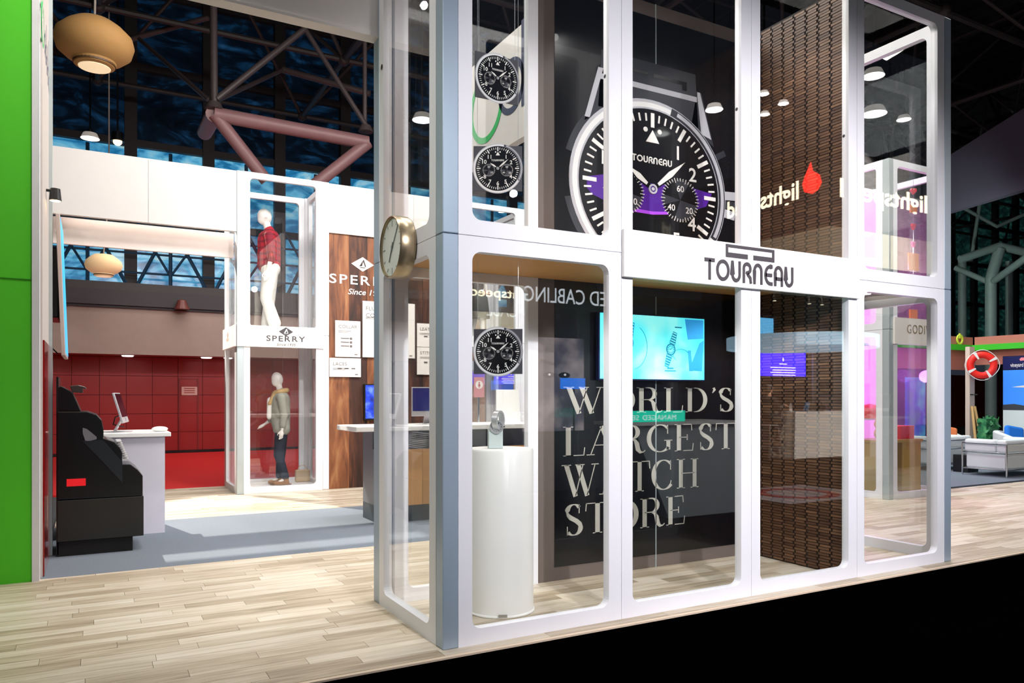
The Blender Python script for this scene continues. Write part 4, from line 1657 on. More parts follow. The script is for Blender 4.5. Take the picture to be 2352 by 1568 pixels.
def mannequin(label, loc, rz, top_m, leg_m, scarf=None, armpose=0, skirt=False, boots=None, group='store mannequins', S=1., FAT=1.):
    """faces local -X ... +X is the back; stands 1.85 m tall"""
    t = thing('mannequin', label, 'mannequin', loc, rz, group)
    t.scale = (S * FAT, S * FAT, S)
    V = Vector
    body = [('s', (-.055, 0, 1.745), (.092, .072, .118), (0, R(-12), 0)), ('s', (-.075, 0, 1.70), (.07, .055, .08)),
            ((.0, 0, 1.50), (-.035, 0, 1.66), .055, .048),
            ((.01, -.02, 1.42), (.01, .02, 1.42), .11), ((.0, 0, 1.05), (.0, 0, 1.38), .12, .125), ((.01, -.06, .96), (.01, .06, .96), .115)]
    body += [('s', (-.125, 0, 1.715), (.018, .012, .022)), ('s', (-.03, .073, 1.73), (.016, .01, .028)), ('s', (-.03, -.073, 1.73), (.016, .01, .028))]
    sh = [V((.01, s * .175, 1.43)) for s in (-1, 1)]
    if armpose == 0:
        el = [V((.035, -.205, 1.13)), V((.05, .20, 1.15))]
        wr_ = [V((-.01, -.215, .90)), V((.0, .21, .92))]
    elif armpose == 1:
        el = [V((.05, -.20, 1.15)), V((-.03, .20, 1.17))]
        wr_ = [V((.02, -.22, .92)), V((-.22, .18, 1.02))]
    else:
        el = [V((-.10, -.22, 1.22)), V((.05, .20, 1.15))]
        wr_ = [V((-.32, -.18, 1.32)), V((.0, .21, .92))]
    for s_, e_, w2 in zip(sh, el, wr_):
        body += [(s_, e_, .052, .040), (e_, w2, .038, .026)]
        hand(body, w2, (w2 - e_), (-1, 0, -.2), 1.0)
    hip = [V((.015, s * .085, .93)) for s in (-1, 1)]
    knee = [V((-.035, -.095, .50)), V((.0, .09, .50))]
    ank = [V((.07, -.10, .10)), V((-.02, .10, .10))]
    for h, k_, a_ in zip(hip, knee, ank):
        body += [(h, k_, .085, .056), (k_, a_, .054, .036), (a_, a_ + V((-.12, 0, -.06)), .036, .028), (a_, a_ + V((.03, 0, -.06)), .036, .032)]
    blob(body, 'body', MANQ, t, .011)
    # shirt
    top_ = [((.01, -.03, 1.43), (.01, .03, 1.43), .125), ((.0, -.0, 1.02), (.0, 0, 1.40), .150, .148), ((.01, -.05, .99), (.01, .05, .99), .135), ((.015, 0, 1.50), (.0, 0, 1.55), .075, .065)]
    for s_, e_, w2 in zip(sh, el, wr_):
        top_ += [(s_, e_, .072, .060), (e_, e_ + (w2 - e_) * (.72 if scarf else .3), .060, .050)]
        top_.append(((0, s_.y * .5, 1.43), tuple(s_), .09, .075))
    if scarf:
        top_ += [((.02, -.09, .93), (.0, .09, .93), .13), ((.02, -.08, 1.2), (.02, .08, 1.2), .13)]
    blob(top_, 'top', top_m, t, .013)
    # trousers
    if skirt:
        MB().lathe([(.22, .42), (.19, .7), (.15, 1.0), (.14, 1.05)], n=32).build('skirt', leg_m, parent=t, smooth=True)
    else:
        lg = [((.015, -.06, .97), (.015, .06, .97), .130), ((.015, -.05, 1.02), (.015, .05, 1.02), .118)]
        fl_ = .062 if scarf else .085
        for h, k_, a_ in zip(hip, knee, ank):
            lg += [(h, k_, .105, .078), (k_, a_ + V((0, 0, .04)), .074, fl_)]
        blob(lg, 'trousers', leg_m, t, .013)
    if scarf:
        sc_ = []
        for k in range(10):
            a_, b_ = R(36 * k), R(36 * (k + 1))
            sc_.append(((.005 + .085 * math.cos(a_), .085 * math.sin(a_), 1.54 + .02 * math.cos(a_)), (.005 + .085 * math.cos(b_), .085 * math.sin(b_), 1.54 + .02 * math.cos(b_)), .045))
        sc_ += [((-.09, -.03, 1.50), (-.17, -.03, 1.34), .045, .035), ((-.10, .03, 1.50), (-.16, .05, 1.38), .04, .03)]
        blob(sc_, 'scarf', scarf, t, .012)
        blob([((-.165, -.0, 1.40), (-.175, .0, 1.12), .05, .045)], 'undershirt', MANQ, t, .014)
    if boots:
        bt = []
        for a_ in ank:
            bt += [(a_ + V((.0, 0, .05)), a_ + V((.01, 0, -.03)), .048, .046), (a_ + V((.02, 0, -.055)), a_ + V((-.15, 0, -.062)), .045, .035)]
        blob(bt, 'boots', boots, t, .012)
    MB().lathe([(.17, 0), (.17, .008), (0, .012)], n=32).build('foot_plate', CHROME, parent=t)
    return t


def plaid(name, a, b, c):
    m = mat(name, a, .8)
    nt = m.node_tree
    bs = nt.nodes['Principled BSDF']
    tc = nt.nodes.new('ShaderNodeTexCoord')
    sep = nt.nodes.new('ShaderNodeSeparateXYZ')
    nt.links.new(tc.outputs['Object'], sep.inputs[0])
    prev = None
    col = lin(a)
    for ax, sc_ in (('Z', 11.), ('Y', 13.)):
        mu = nt.nodes.new('ShaderNodeMath')
        mu.operation = 'MULTIPLY'
        mu.inputs[1].default_value = sc_
        nt.links.new(sep.outputs[ax], mu.inputs[0])
        fr = nt.nodes.new('ShaderNodeMath')
        fr.operation = 'FRACT'
        nt.links.new(mu.outputs[0], fr.inputs[0])
        gt_ = nt.nodes.new('ShaderNodeMath')
        gt_.operation = 'GREATER_THAN'
        gt_.inputs[1].default_value = .62
        nt.links.new(fr.outputs[0], gt_.inputs[0])
        mx = nt.nodes.new('ShaderNodeMix')
        mx.data_type = 'RGBA'
        if prev is None:
            mx.inputs[6].default_value = col
        else:
            nt.links.new(prev, mx.inputs[6])
        mx.inputs[7].default_value = lin(b if ax == 'Z' else c)
        ml = nt.nodes.new('ShaderNodeMath')
        ml.operation = 'MULTIPLY'
        ml.inputs[1].default_value = .7
        nt.links.new(gt_.outputs[0], ml.inputs[0])
        nt.links.new(ml.outputs[0], mx.inputs[0])
        prev = mx.outputs[2]
    nt.links.new(prev, bs.inputs['Base Color'])
    return m


RED = plaid('red_plaid_cloth', '#b01c2e', '#5c1420', '#7a1830')
KNIT = mat('grey_knit', '#9d9c92', .9, var=.15, scale=60, bump=.3)
m1 = on_y(618, 745, SY + .55)
mannequin('white mannequin in a red plaid shirt and white trousers, upper storey of the shoe tower', (m1.x, SY + .55, 2.502), R(-12), RED, mat('white_denim', '#e4e0da', .8, bump=.2), None, 0, S=1.07, FAT=1.14)
m2 = on_y(645, 1100, SY + .55)
mannequin('white mannequin in grey sweater, tan scarf and dark jeans, lower storey of the shoe tower', (m2.x, SY + .55, .052), R(-12), KNIT, mat('dark_denim', '#141a2c', .8, bump=.2), mat('tan_scarf', '#c9a676', .9, var=.2, scale=20), 1, boots=mat('brown_suede', '#8a5a3a', .8), S=.98, FAT=1.03)
m3 = on_y(1098, 700, SY + .55)
mannequin('white mannequin dressed in black with one forearm raised, in the tower behind the watch boards', (m3.x, SY + .55, 2.502), R(200), mat('black_jersey', '#0d0c10', .8), mat('black_skirt', '#101014', .8), None, 2, skirt=True)
rb = on_y(1114, 664, SY + .42)
rg = MB().cone((0, 0, -.10), (0, 0, .06), .10, .01, 8).build('red_pouch', mat('red_pouch', '#a03838', .6), loc=tuple(rb))
tag(rg, 'small dark red pouch held up beside the black-dressed mannequin', 'pouch')
# handbag behind the lower mannequin
hb = thing('handbag', 'beige handbag standing beyond the lower mannequin of the shoe tower', 'bag', (m2.x + .42, SY + .85, .052))
MB().box(-.12, .12, -.05, .05, 0, .2).build('body', mat('beige_leather', '#cbb092', .6), parent=hb, bevel=.02)
MB().ring(0, .2, .07, .08, -.006, .006, 20, 0, 180).build('handle', mat('beige_leather', '#cbb092', .6), parent=hb)

# ================================================================== SHOE BOOTH COUNTER
CY_ = on_z(960, 1197).y
cxl = on_y(872, 1200, CY_).x
cxr = on_y(1235, 1180, CY_).x
cz_t = on_y(960, 977, CY_).z
ct = thing('counter', 'long white-topped counter with tan front and dark plinth behind the tower', 'counter', (0, CY_, 0))
MB().box(cxl, cxr, .06, .62, 0, .20).build('plinth', mat('counter_plinth', '#39434a', .5), parent=ct)
for k in range(4):
    xa, xb = cxl + (cxr - cxl) * k / 4, cxl + (cxr - cxl) * (k + 1) / 4
    MB().box(xa + .002, xb - .002, .0, .03, .20, cz_t - .28).build('front_panel', TAN, parent=ct)
MB().box(cxl, cxr, .03, .62, .20, cz_t - .28).box(cxl, cxr, .25, .62, cz_t - .28, cz_t - .06).build('carcass', mat('counter_grey', '#5d6470', .4), parent=ct)
xl2 = on_y(816, 980, CY_).x
MB().box(xl2, cxr + .05, -.03, .75, cz_t - .06, cz_t).build('countertop', WPLAS, parent=ct, bevel=.006, segs=1)
p = on_y(985, 965, CY_ + .3)
computer((p.x + .05, CY_ + .3, cz_t + .001), R(-6), 'desktop computer with a dark bluish screen on the white counter behind the clock', .54, .36, 0, mat('blue_dark_display', '#16245c', .1, emit=.25, ecol='#1c3c9c'))
a, b = on_y(1141, 958, CY_ + .35), on_y(1196, 882, CY_ + .35)
wp = MB().add([(a.x, 0, a.z), (b.x, 0, a.z), (b.x + .03, .12, b.z), (a.x + .06, .12, b.z), (a.x, .02, a.z), (b.x, .02, a.z), (b.x + .03, .14, b.z), (a.x + .06, .14, b.z)],
              [(0, 1, 2, 3), (4, 7, 6, 5), (0, 4, 5, 1), (1, 5, 6, 2), (2, 6, 7, 3), (3, 7, 4, 0)]).build('easel_board', WPLAS, loc=(0, CY_ + .35, cz_t + .001 - a.z))
tag(wp, 'plain white tilted panel standing on the counter under the lowest watch board', 'panel')
a, b = on_y(1089, 912, CY_ + .62), on_y(1112, 866, CY_ + .62)
rs = MB().box(a.x, b.x, 0, .012, a.z, b.z).build('restroom_sign', mat('rose_sign', '#c9848c', .5), loc=(0, CY_ + .62, 0))
tag(rs, 'small rose coloured restroom sign left of the white tilted panel', 'sign')
mb = MB()
cxs, czs = (a.x + b.x) / 2, a.z + (b.z - a.z) * .62
mb.i = 0
mb.disc(cxs, czs, .055, -.003, 0, 24)
mb.i = 1
mb.disc(cxs, czs + .03, .010, -.005, -.003, 10)
mb.poly([(cxs - .02, czs - .02), (cxs - .008, czs + .018), (cxs + .008, czs + .018), (cxs + .02, czs - .02), (cxs + .006, czs - .02), (cxs + .006, czs - .042), (cxs - .006, czs - .042), (cxs - .006, czs - .02)], -.005, -.003)
mb.build('pictogram', [LUME, mat('rose_print', '#b4545c', .5)], parent=rs)
MB().box(cxs - .012, cxs + .012, .012, .03, -(0) + cz_t - 0.0, a.z + .05).build('holder', CHROME, parent=rs)
# light wood back wall seen inside / behind the counter
struct('trim_12', MB().box(3.4, 5.2, SY + 1.6, SY + 1.65, 0, 4.1), mat('pale_oak_wall', '#d9a98c', .6, var=.1, stretch=(1, 1, .3)))
# television on the wood wall
a, b = on_y(835, 965, SY - .02), on_y(900, 882, SY - .02)
tw = thing('television', 'small television with a blue picture on the wood wall beside the clock', 'television', ((a.x + b.x) / 2, SY - .06, (a.z + b.z) / 2))
hx, hz = (b.x - a.x) / 2, (b.z - a.z) / 2
MB().box(-hx, hx, 0, .075, -hz, hz).build('housing', DARK, parent=tw, bevel=.006, segs=1)
MB().box(-hx + .02, hx - .02, -.002, 0, -hz + .03, hz - .02).build('display', ramp_mat('blue_video', [(.3, '#050c40'), (.48, '#1838c0'), (.6, '#5a78f0'), (.75, '#e8e4ff')], scale=5, detail=3, bump=0, emit=.8), parent=tw)
for i, (px_, py_) in enumerate(((846, 1003), (846, 1042))):
    p = on_y(px_, py_, SY)
    t = thing('wall_hook', ('upper' if i == 0 else 'lower') + ' chrome peg on the wood wall under the white counter end', 'hook', p, group='chrome pegs')
    MB().box(-.03, .03, -.0, .02, -.035, .035).build('plate', CHROME, parent=t, bevel=.004, segs=1)
    MB().cone((0, 0, 0), (.02, -.12, 0), .012, n=10).build('peg', CHROME, parent=t)

# ================================================================== CHOCOLATE TOWER CONTENTS
HEART = [(0, -.9), (.5, -.35), (.85, .1), (.8, .5), (.5, .75), (.2, .65), (0, .4), (-.2, .65), (-.5, .75), (-.8, .5), (-.85, .1), (-.5, -.35)]
HR = mat('red_foil', '#c01a2c', .3)
HO = mat('caramel_foil', '#c87a3c', .35)
HK = mat('pink_foil', '#e060a0', .35)
for s_, (lx, ly, lab) in enumerate(((.16, .3, 'leftmost string of red and caramel hearts inside the pink-lit tower'),
                                    (.62, .45, 'second string of hearts and squares inside the pink-lit tower'),
                                    (.92, .3, 'rightmost string of large caramel hearts inside the pink-lit tower'))):
    t = thing('heart_string', lab, 'decoration', (gx + lx, gy + ly, 0), group='heart strings')
    MB().cone((0, 0, 2.55), (0, 0, 4.8), .003, n=5).build('thread', CHROME, parent=t)
    rh = random.Random(s_)
    for k in range(8):
        z = 4.62 - k * .27
        r = rh.choice([.06, .08, .13 if s_ == 2 else .09])
        kindm = rh.choice([HR, HO, HR, HK])
        if k % 3 == 1:
            MB().box(-r, r, -.012, .012, z - r, z + r).build('square_charm', HO, parent=t, rz=R(rh.uniform(-30, 30)))
        else:
            MB().poly([(a * r, z + b * r) for a, b in HEART], -.018, .018).build('heart_charm', kindm, parent=t, rz=R(rh.uniform(-30, 30)), bevel=.005, segs=1)
MB().box(.06, 1.14, 1.09, 1.12, .1, 2.3).box(.06, 1.14, 1.09, 1.12, 2.6, 4.8).build('pink_back_panel', mat('pink_panel', '#f0b4e0', .6, emit=.75, ecol='#e68af0'), parent=gt)
l = bpy.data.lights.new('lamp', 'POINT'); l.energy = 75; l.color = (1, .18, .85); l.shadow_soft_size = .1
o = bpy.data.objects.new('lamp', l); C.objects.link(o); o.location = (gx + .5, gy + .6, 2.1); l.energy = 26
l = bpy.data.lights.new('lamp', 'POINT'); l.energy = 85; l.color = (1, .25, .85); l.shadow_soft_size = .1
o = bpy.data.objects.new('lamp', l); C.objects.link(o); o.location = (gx + .3, gy + .6, 3.5); l.energy = 30
l = bpy.data.lights.new('lamp', 'POINT'); l.energy = 40; l.color = (.5, .2, 1); l.shadow_soft_size = .1
o = bpy.data.objects.new('lamp', l); C.objects.link(o); o.location = (gx + 1.0, gy + .5, 1.8); l.energy = 14
pl = thing('display_plinth', 'gold display plinth inside the pink-lit tower with a red box on top', 'plinth', (gx + .12, gy + .28, .051))
GOLD = mat('gold_panel', '#b79a3e', .35, .2, var=.1)
MB().box(0, .36, 0, .5, 0, .74).build('body', GOLD, parent=pl, bevel=.004, segs=1)
MB().box(.5, .96, 0, .5, 0, .74).build('body', GOLD, parent=pl, bevel=.004, segs=1)
MB().box(-.02, .98, -.02, .52, .74, .78).build('top', GOLD, parent=pl)
rbx = MB().box(0, .34, 0, .3, 0, .2).build('gift_box', mat('gift_red', '#c8242c', .4), loc=(gx + .70, gy + .36, .832), bevel=.006)
tag(rbx, 'red gift box on the right part of the gold plinth', 'box')
hatb = MB().lathe([(.2, 0), (.2, .02), (.17, .12), (.1, .2), (0, .22)], n=28).build('domed_box', mat('gift_red', '#c8242c', .4), loc=(gx + .34, gy + .62, 1.15), smooth=True)
tag(hatb, 'red domed chocolate box on a clear riser inside the pink-lit tower', 'box')
rsr = MB().box(gx + .1, gx + .6, gy + .45, gy + .8, 1.13, 1.148).box(gx + .12, gx + .14, gy + .6, gy + .62, .832, 1.13).box(gx + .56, gx + .58, gy + .6, gy + .62, .832, 1.13).build('display_riser', mat('frosted_block', '#c9d6d3', .25))
tag(rsr, 'clear riser shelf standing on the gold plinth behind the plush toy', 'shelf')
pt = thing('plush_toy', 'peach coloured plush toy sitting on the left of the gold plinth', 'toy', (gx + .16, gy + .34, .832))
PE = mat('peach_plush', '#e0a080', .9, var=.1, scale=30)
blob([('s', (0, 0, .10), (.08, .07, .09)), ('s', (0, -.01, .24), (.085, .08, .08)), ('s', (.06, 0, .31), (.025, .02, .025)), ('s', (-.06, 0, .31), (.025, .02, .025)), ((.05, -.03, .14), (.10, -.08, .06), .03), ((-.05, -.03, .14), (-.10, -.08, .06), .03), ((.04, -.04, .04), (.07, -.13, .03), .035), ((-.04, -.04, .04), (-.07, -.13, .03), .035)], 'body', PE, pt, .01)
MB().sph((.03, -.085, .26), .008, 8, 6).sph((-.03, -.085, .26), .008, 8, 6).build('eyes', DARK, parent=pt)

# ================================================================== LOUNGE ON THE RIGHT
LEA = mat('white_leather', '#dfe8e8', .45, var=.03, bump=.05)


def club_chair(x, y, L, W, label, group='white club seats'):
    """chrome framed cube seat; near-left corner at x,y ; L along X, W along Y"""
    t = thing('club_seat', label, 'armchair', (x, y, 0), 0, group)
    MB().box(.04, L - .04, .04, W - .04, .13, .42).build('seat_cushion', LEA, parent=t, bevel=.04)
    MB().box(.02, L - .02, .02, .20, .44, .68).build('backrest', LEA, parent=t, bevel=.04)
    MB().box(.02, .20, .21, W - .02, .44, .68).build('armrest', LEA, parent=t, bevel=.04)
    MB().box(L - .20, L - .02, .21, W - .02, .44, .68).build('armrest', LEA, parent=t, bevel=.04)
    fr = MB()
    for (a, b) in ((0, 0), (L, 0), (0, W), (L, W)):
        MB().cone((a, b, 0), (a, b, .60), .014, n=10).build('leg', CHROME, parent=t, smooth=True)
    for z in (.13, .43, .60):
        fr.tube([(0, 0, z), (L, 0, z), (L, W, z), (0, W, z), (0, 0, z)], .012, 8, False)
    fr.build('frame', CHROME, parent=t, smooth=True)
    return t


club_chair(12.62, 3.62, 1.5, .80, 'white leather club seat with chrome frame nearest the right edge of the frame')
club_chair(12.62, 4.95, 1.3, .80, 'white leather club seat with chrome frame behind the tower right post')
club_chair(10.9, 6.6, 1.4, .8, 'farthest white leather club seat, seen beside the pink-lit tower')
p = on_z(2300, 1040)
for (px_, py_, cw_, cm, lab, cl) in ((2335, 1073, .95, '#1478e0', 'round-backed white tub chair carrying a bright blue cushion', 'bright blue cushion lying in the white tub chair'),
                                     (2192, 1064, .9, '#e8824a', 'round-backed white tub chair behind the middle club seat', 'orange cushion on the tub chair beside the right tower post')):
    p = on_z(px_, py_)
    t = thing('tub_chair', lab, 'armchair', p, R(20), 'white tub chairs')
    mb = MB()
    vs, fs = [], []
    n_ = 30
    for k in range(n_ + 1):
        a_ = R(-35 + 250 * k / n_)
        hgt = .46 + .30 * max(0, math.sin(math.pi * k / n_)) ** .6
        for r_, z_ in ((.30, .2), (.30, hgt), (.42, hgt), (.42, .16)):
            vs.append((r_ * math.cos(a_), r_ * math.sin(a_), z_))
    for k in range(n_):
        for q in range(4):
            fs.append((4 * k + q, 4 * k + (q + 1) % 4, 4 * k + 4 + (q + 1) % 4, 4 * k + 4 + q))
    fs += [(0, 1, 2, 3), (4 * n_ + 3, 4 * n_ + 2, 4 * n_ + 1, 4 * n_)]
    mb.add(vs, fs).build('shell', LEA, parent=t, bevel=.03)
    MB().lathe([(0, .16), (.27, .16), (.29, .2), (.29, .38), (.27, .43), (0, .44)], n=32).build('seat', LEA, parent=t, smooth=True)
    MB().lathe([(.2, 0), (.2, .02), (.04, .04), (.04, .16)], n=20).build('pedestal_foot', CHROME, parent=t)
    cu = MB().box(-.2, .2, -.06, .06, -.2, .2).build('cushion', mat('cushion_' + cm[1:], cm, .8), loc=(p.x + (.0 if cm == '#1478e0' else -.15), p.y + .05, .66 if cm == '#1478e0' else .62), rot=(R(-14), R(10), R(-25)), bevel=.055)
    tag(cu, cl, 'cushion')
# small side tables / base boxes between
bxo = MB().box(0, .35, 0, .3, 0, .34).build('cable_box', DARK, loc=(12.95, 4.5, .001), bevel=.01)
tag(bxo, 'low black box on the carpet between the two chrome framed club seats', 'box')

# booth behind the lounge
BX, BY = 16.45, 6.36
BROWN = mat('brown_post', '#2c1a18', .6)
PNKB = mat('dusty_pink_fascia', '#b5705f', .7)
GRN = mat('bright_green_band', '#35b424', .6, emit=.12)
bt = thing('resort_booth', 'booth behind the lounge with a bright green band along its top', 'booth', (BX, BY, 0))
zg = on_y(2240, 790, BY).z
MB().box(-4.5, 0, 0, .12, zg - .16, zg - .03).box(-.12, 0, -4.5, 0, zg - .16, zg - .03).build('green_band', GRN, parent=bt)
MB().box(-4.5, 0, .05, .17, zg - .03, zg + .16).box(-.02, .1, -4.5, 0, zg - .03, zg + .16).build('upper_fascia', PNKB, parent=bt)
MB().box(-4.5, 0, .05, .17, zg - .62, zg - .16).box(-.0, .1, -4.5, 0, zg - .5, zg - .16).build('lower_fascia', PNKB, parent=bt)
for (x, y) in ((-1.15, .1), (.12, -1.1), (.12, -.05 - 2.4), (-3.2, .1)):
    MB().box(x - .1, x + .1, y - .1, y + .1, 0, zg - .16).build('post', BROWN, parent=bt)
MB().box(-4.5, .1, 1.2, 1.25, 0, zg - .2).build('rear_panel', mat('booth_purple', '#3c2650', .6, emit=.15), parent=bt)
MB().box(-.9, -.2, 1.1, 1.18, .1, 1.95).build('rear_screen', ramp_mat('teal_video', [(.3, '#0a7f86'), (.5, '#3050e0'), (.7, '#58d0f0')], scale=1.5, emit=.6, bump=0), parent=bt)
MB().box(-2.6, -1.5, 1.1, 1.18, .1, 1.95).build('rear_screen', ramp_mat('aqua_video', [(.3, '#1a7fa6'), (.5, '#60b0d0'), (.7, '#c0f0f0')], scale=1.5, emit=.6, bump=0), parent=bt)
hg = MB()
rh = random.Random(3)
for k in range(260):
    hg.obox((rh.uniform(-.26, .26), rh.uniform(-.12, .12), rh.uniform(.05, 1.02)), .05, .004, .03, rh.uniform(0, 3), rh.uniform(0, 3), rh.uniform(0, 3))
hg.box(-.24, .24, -.09, .09, 0, .98)
p = on_y(2270, 960, 5.62)
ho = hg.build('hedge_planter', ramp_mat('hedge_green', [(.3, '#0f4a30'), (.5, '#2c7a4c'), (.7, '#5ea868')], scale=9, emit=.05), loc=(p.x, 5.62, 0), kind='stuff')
tag(ho, 'clipped green hedge block standing by the booth post behind the lounge', 'hedge')
# cream post with life ring
p = on_y(2233, 840, BY - .3)
cp = thing('life_ring_post', 'pale post carrying coat pegs, standing below the green band', 'post', (p.x, BY - .25, 0))
MB().box(-.10, .10, -.05, .05, 0, zg - .1).build('post', mat('pale_post', '#d8c8b8', .6), parent=cp)
for s_ in (-1, 1):
    MB().cone((s_ * .07, -.05, 1.52), (s_ * .09, -.12, 1.52), .014, n=8).build('peg', DARK, parent=cp)
lr = thing('life_ring', 'red life ring with four white bands and a rope on the pale post', 'life ring', (p.x, BY - .52, p.z + .01), -R(48))
mb = MB()
Rr_, rr_ = .235, .075
vs, fs = [], []
NU, NV = 48, 12
for i in range(NU):
    for j in range(NV):
        a, b = 2 * math.pi * i / NU, 2 * math.pi * j / NV
        vs.append(((Rr_ + rr_ * math.cos(b)) * math.cos(a), rr_ * .7 * math.sin(b), (Rr_ + rr_ * math.cos(b)) * math.sin(a)))
for i in range(NU):
    for j in range(NV):
        fs.append((i * NV + j, ((i + 1) % NU) * NV + j, ((i + 1) % NU) * NV + (j + 1) % NV, i * NV + (j + 1) % NV))
mb.add(vs, fs)
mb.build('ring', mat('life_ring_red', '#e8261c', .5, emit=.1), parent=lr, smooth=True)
for a in (30, 120, 210, 300):
    MB().ring(0, 0, .155, .315, -.058, .058, 4, a - 6, a + 6).build('band', WPLAS, parent=lr)
rp = [(.335 * math.cos(R(a)) * (1 + .03 * math.cos(R(4 * a))), -.02, .335 * math.sin(R(a)) * (1 + .03 * math.cos(R(4 * a)))) for a in range(0, 361, 12)]
MB().tube(rp, .008, 6, False).build('rope', WPLAS, parent=lr)
pp = on_z(2235, 1040)
for i, dx in enumerate((-.22, -.02)):
    t = MB().cone((p.x + dx * 1.4, BY - .6, 0), (p.x + dx * .5, BY - .36, 1.25), .035, .03, 10).build('oar', mat('golden_wood', '#c9a56a', .5, var=.15))
    tag(t, ('left' if i == 0 else 'right') + ' golden wooden pole leaning on the pale life ring post', 'pole', 'leaning poles')
# vineyard advertising screen on the side wall
XW = BX - .16
a, b = on_x(2303, 1005, XW), on_x(2375, 812, XW)
vs_ = thing('advertising_screen', 'tall lit advertising screen with an aeroplane over a beach at the right edge', 'screen', (XW, a.y, 0), -R(90))
Lw = a.y - b.y
zt2 = on_x(2303, 818, XW).z
zb2 = .55
MB().box(0, Lw, 0, .08, zb2, zt2).build('housing', DARK, parent=vs_)
MB().box(.01, Lw - .01, -.004, 0, zt2 - .30, zt2 - .01).build('header', mat('navy_header', '#0c1a4c', .4, emit=.3), parent=vs_)
zs1, zs2 = zt2 - .32, zb2 + .62
MB().box(.01, Lw - .01, -.004, 0, zs2, zs1).build('sky_picture', mat('sky_picture', '#2f78d8', .4, emit=.6, ecol='#3a80dc'), parent=vs_)
MB().box(.01, Lw - .01, -.004, 0, zb2 + .02, zs2).build('sand_picture', mat('sand_picture', '#b8c4c4', .4, emit=.4), parent=vs_)
mb = MB()
mb.i = 0
mb.text('vineyard', .13, .17, zt2 - .25, -.007, .62, 'L', bold=.01)
mb.poly([(.20, zs2 + .52), (.62, zs2 + .58), (.95, zs2 + .54), (.95, zs2 + .50), (.62, zs2 + .50)], -.007, -.004)
mb.poly([(.5, zs2 + .42), (.58, zs2 + .50), (.64, zs2 + .50), (.60, zs2 + .42)], -.007, -.004)
mb.i = 1
mb.poly([(.36, zt2 - .08), (.40, zt2 - .045), (.50, zt2 - .05), (.56, zt2 - .03), (.55, zt2 - .07), (.56, zt2 - .11), (.48, zt2 - .11), (.38, zt2 - .12)], -.007, -.004)
mb.i = 2
mb.poly([(.0, zs2), (Lw - .01, zs2), (Lw - .01, zs2 + .03), (.5, zs2 + .10), (.25, zs2 + .14), (.01, zs2 + .12)], -.007, -.004)
mb.build('screen_print', [LUME, mat('whale_pink', '#e0808c', .5, emit=.2), mat('dune_dark', '#3a4048', .6)], parent=vs_)
pr = thing('power_emblem', 'yellow-green power ring emblem standing on the green band', 'sign', on_y(2206, 779, BY))
MB().ring(0, 0, .085, .12, 0, .03, 30, 112, 428).box(-.018, .018, 0, .03, .02, .14).build('ring', mat('yellow_green_emblem', '#b4c83c', .5, emit=.3), parent=pr)

# ================================================================== BOOTHS ACROSS THE AISLE (seen as reflections in the glass)
def rx(px_, yv):
    return on_y(px_, 900, yv).x


def rz_(px_, py_, yv):
    return on_y(px_, py_, yv).z


LIT = mat('backlit_cream', '#fff0d0', .5, emit=8.)
LITD = mat('backlit_white', '#e6eef6', .5, emit=3.2)
FLAME = mat('backlit_red', '#ff2a20', .5, emit=6.)
NAVY = mat('night_blue_wall', '#0c1020', .5)
# cable booth
YV = 6.0
wc_ = thing('cable_booth', 'dark booth wall across the aisle, mirrored in the dark lower panes', 'booth', (0, 2 * GLASS_Y - YV, 0))
xa, xb = rx(1180, YV), rx(1660, YV)
MB().box(xa, xb, -.15, 0, 0, rz_(1300, 600, YV)).build('wall', NAVY, parent=wc_)
mb = MB()
xs_, xe_ = rx(1452, YV), rx(1205, YV)
s = .34
v0, f0 = text_geo('WIRED CABLING', 1., .0)
wt0 = max(v[0] for v in v0)
mb.text('WIRED CABLING', s, 0, 0, 0, (xs_ - xe_) / (wt0 * s), 'L', bold=0.)
mb.build('lettering', LITD, parent=wc_, loc=(xs_, .004, rz_(1300, 697, YV)), rz=R(180))
YV2 = 3.05
rd = thing('reception_desk', 'pale grey reception desk across the aisle with a green lit strip, mirrored in the glass', 'desk', (0, 2 * GLASS_Y - YV2, 0))
xa, xb = rx(1455, YV2), rx(1692, YV2)
zt3 = rz_(1572, 975, YV2)
MB().add([(xb, -.6, 0), (xb, 0, 0), (xa + .55, 0, 0), (xa + .55, -.6, 0), (xb, -.6, zt3), (xb, 0, zt3), (xa, 0, zt3), (xa, -.6, zt3)],
         [(0, 1, 2, 3), (4, 5, 6, 7), (0, 4, 5, 1), (1, 5, 6, 2), (2, 6, 7, 3), (3, 7, 4, 0)]).build('body', mat('desk_pale_grey', '#a8b4b8', .5, emit=0), parent=rd)
MB().box(xa - .1, xb, -.65, .04, zt3, zt3 + .04).build('desktop', WPLAS, parent=rd)
gs_ = MB().box(xa, rx(1572, YV2), -.02, .02, rz_(1500, 968, YV2), rz_(1500, 943, YV2)).build('green_strip', mat('lit_green_strip', '#12c0a0', .5, emit=4.5), parent=rd)
mb = MB()
mb.text('MANAGED SERVICES', .085, 0, 0, 0, 1.15, 'L', spacing=.12)
mb.build('lettering', LITD, parent=rd, loc=(rx(1552, YV2), .025, rz_(1500, 964, YV2)), rz=R(180))
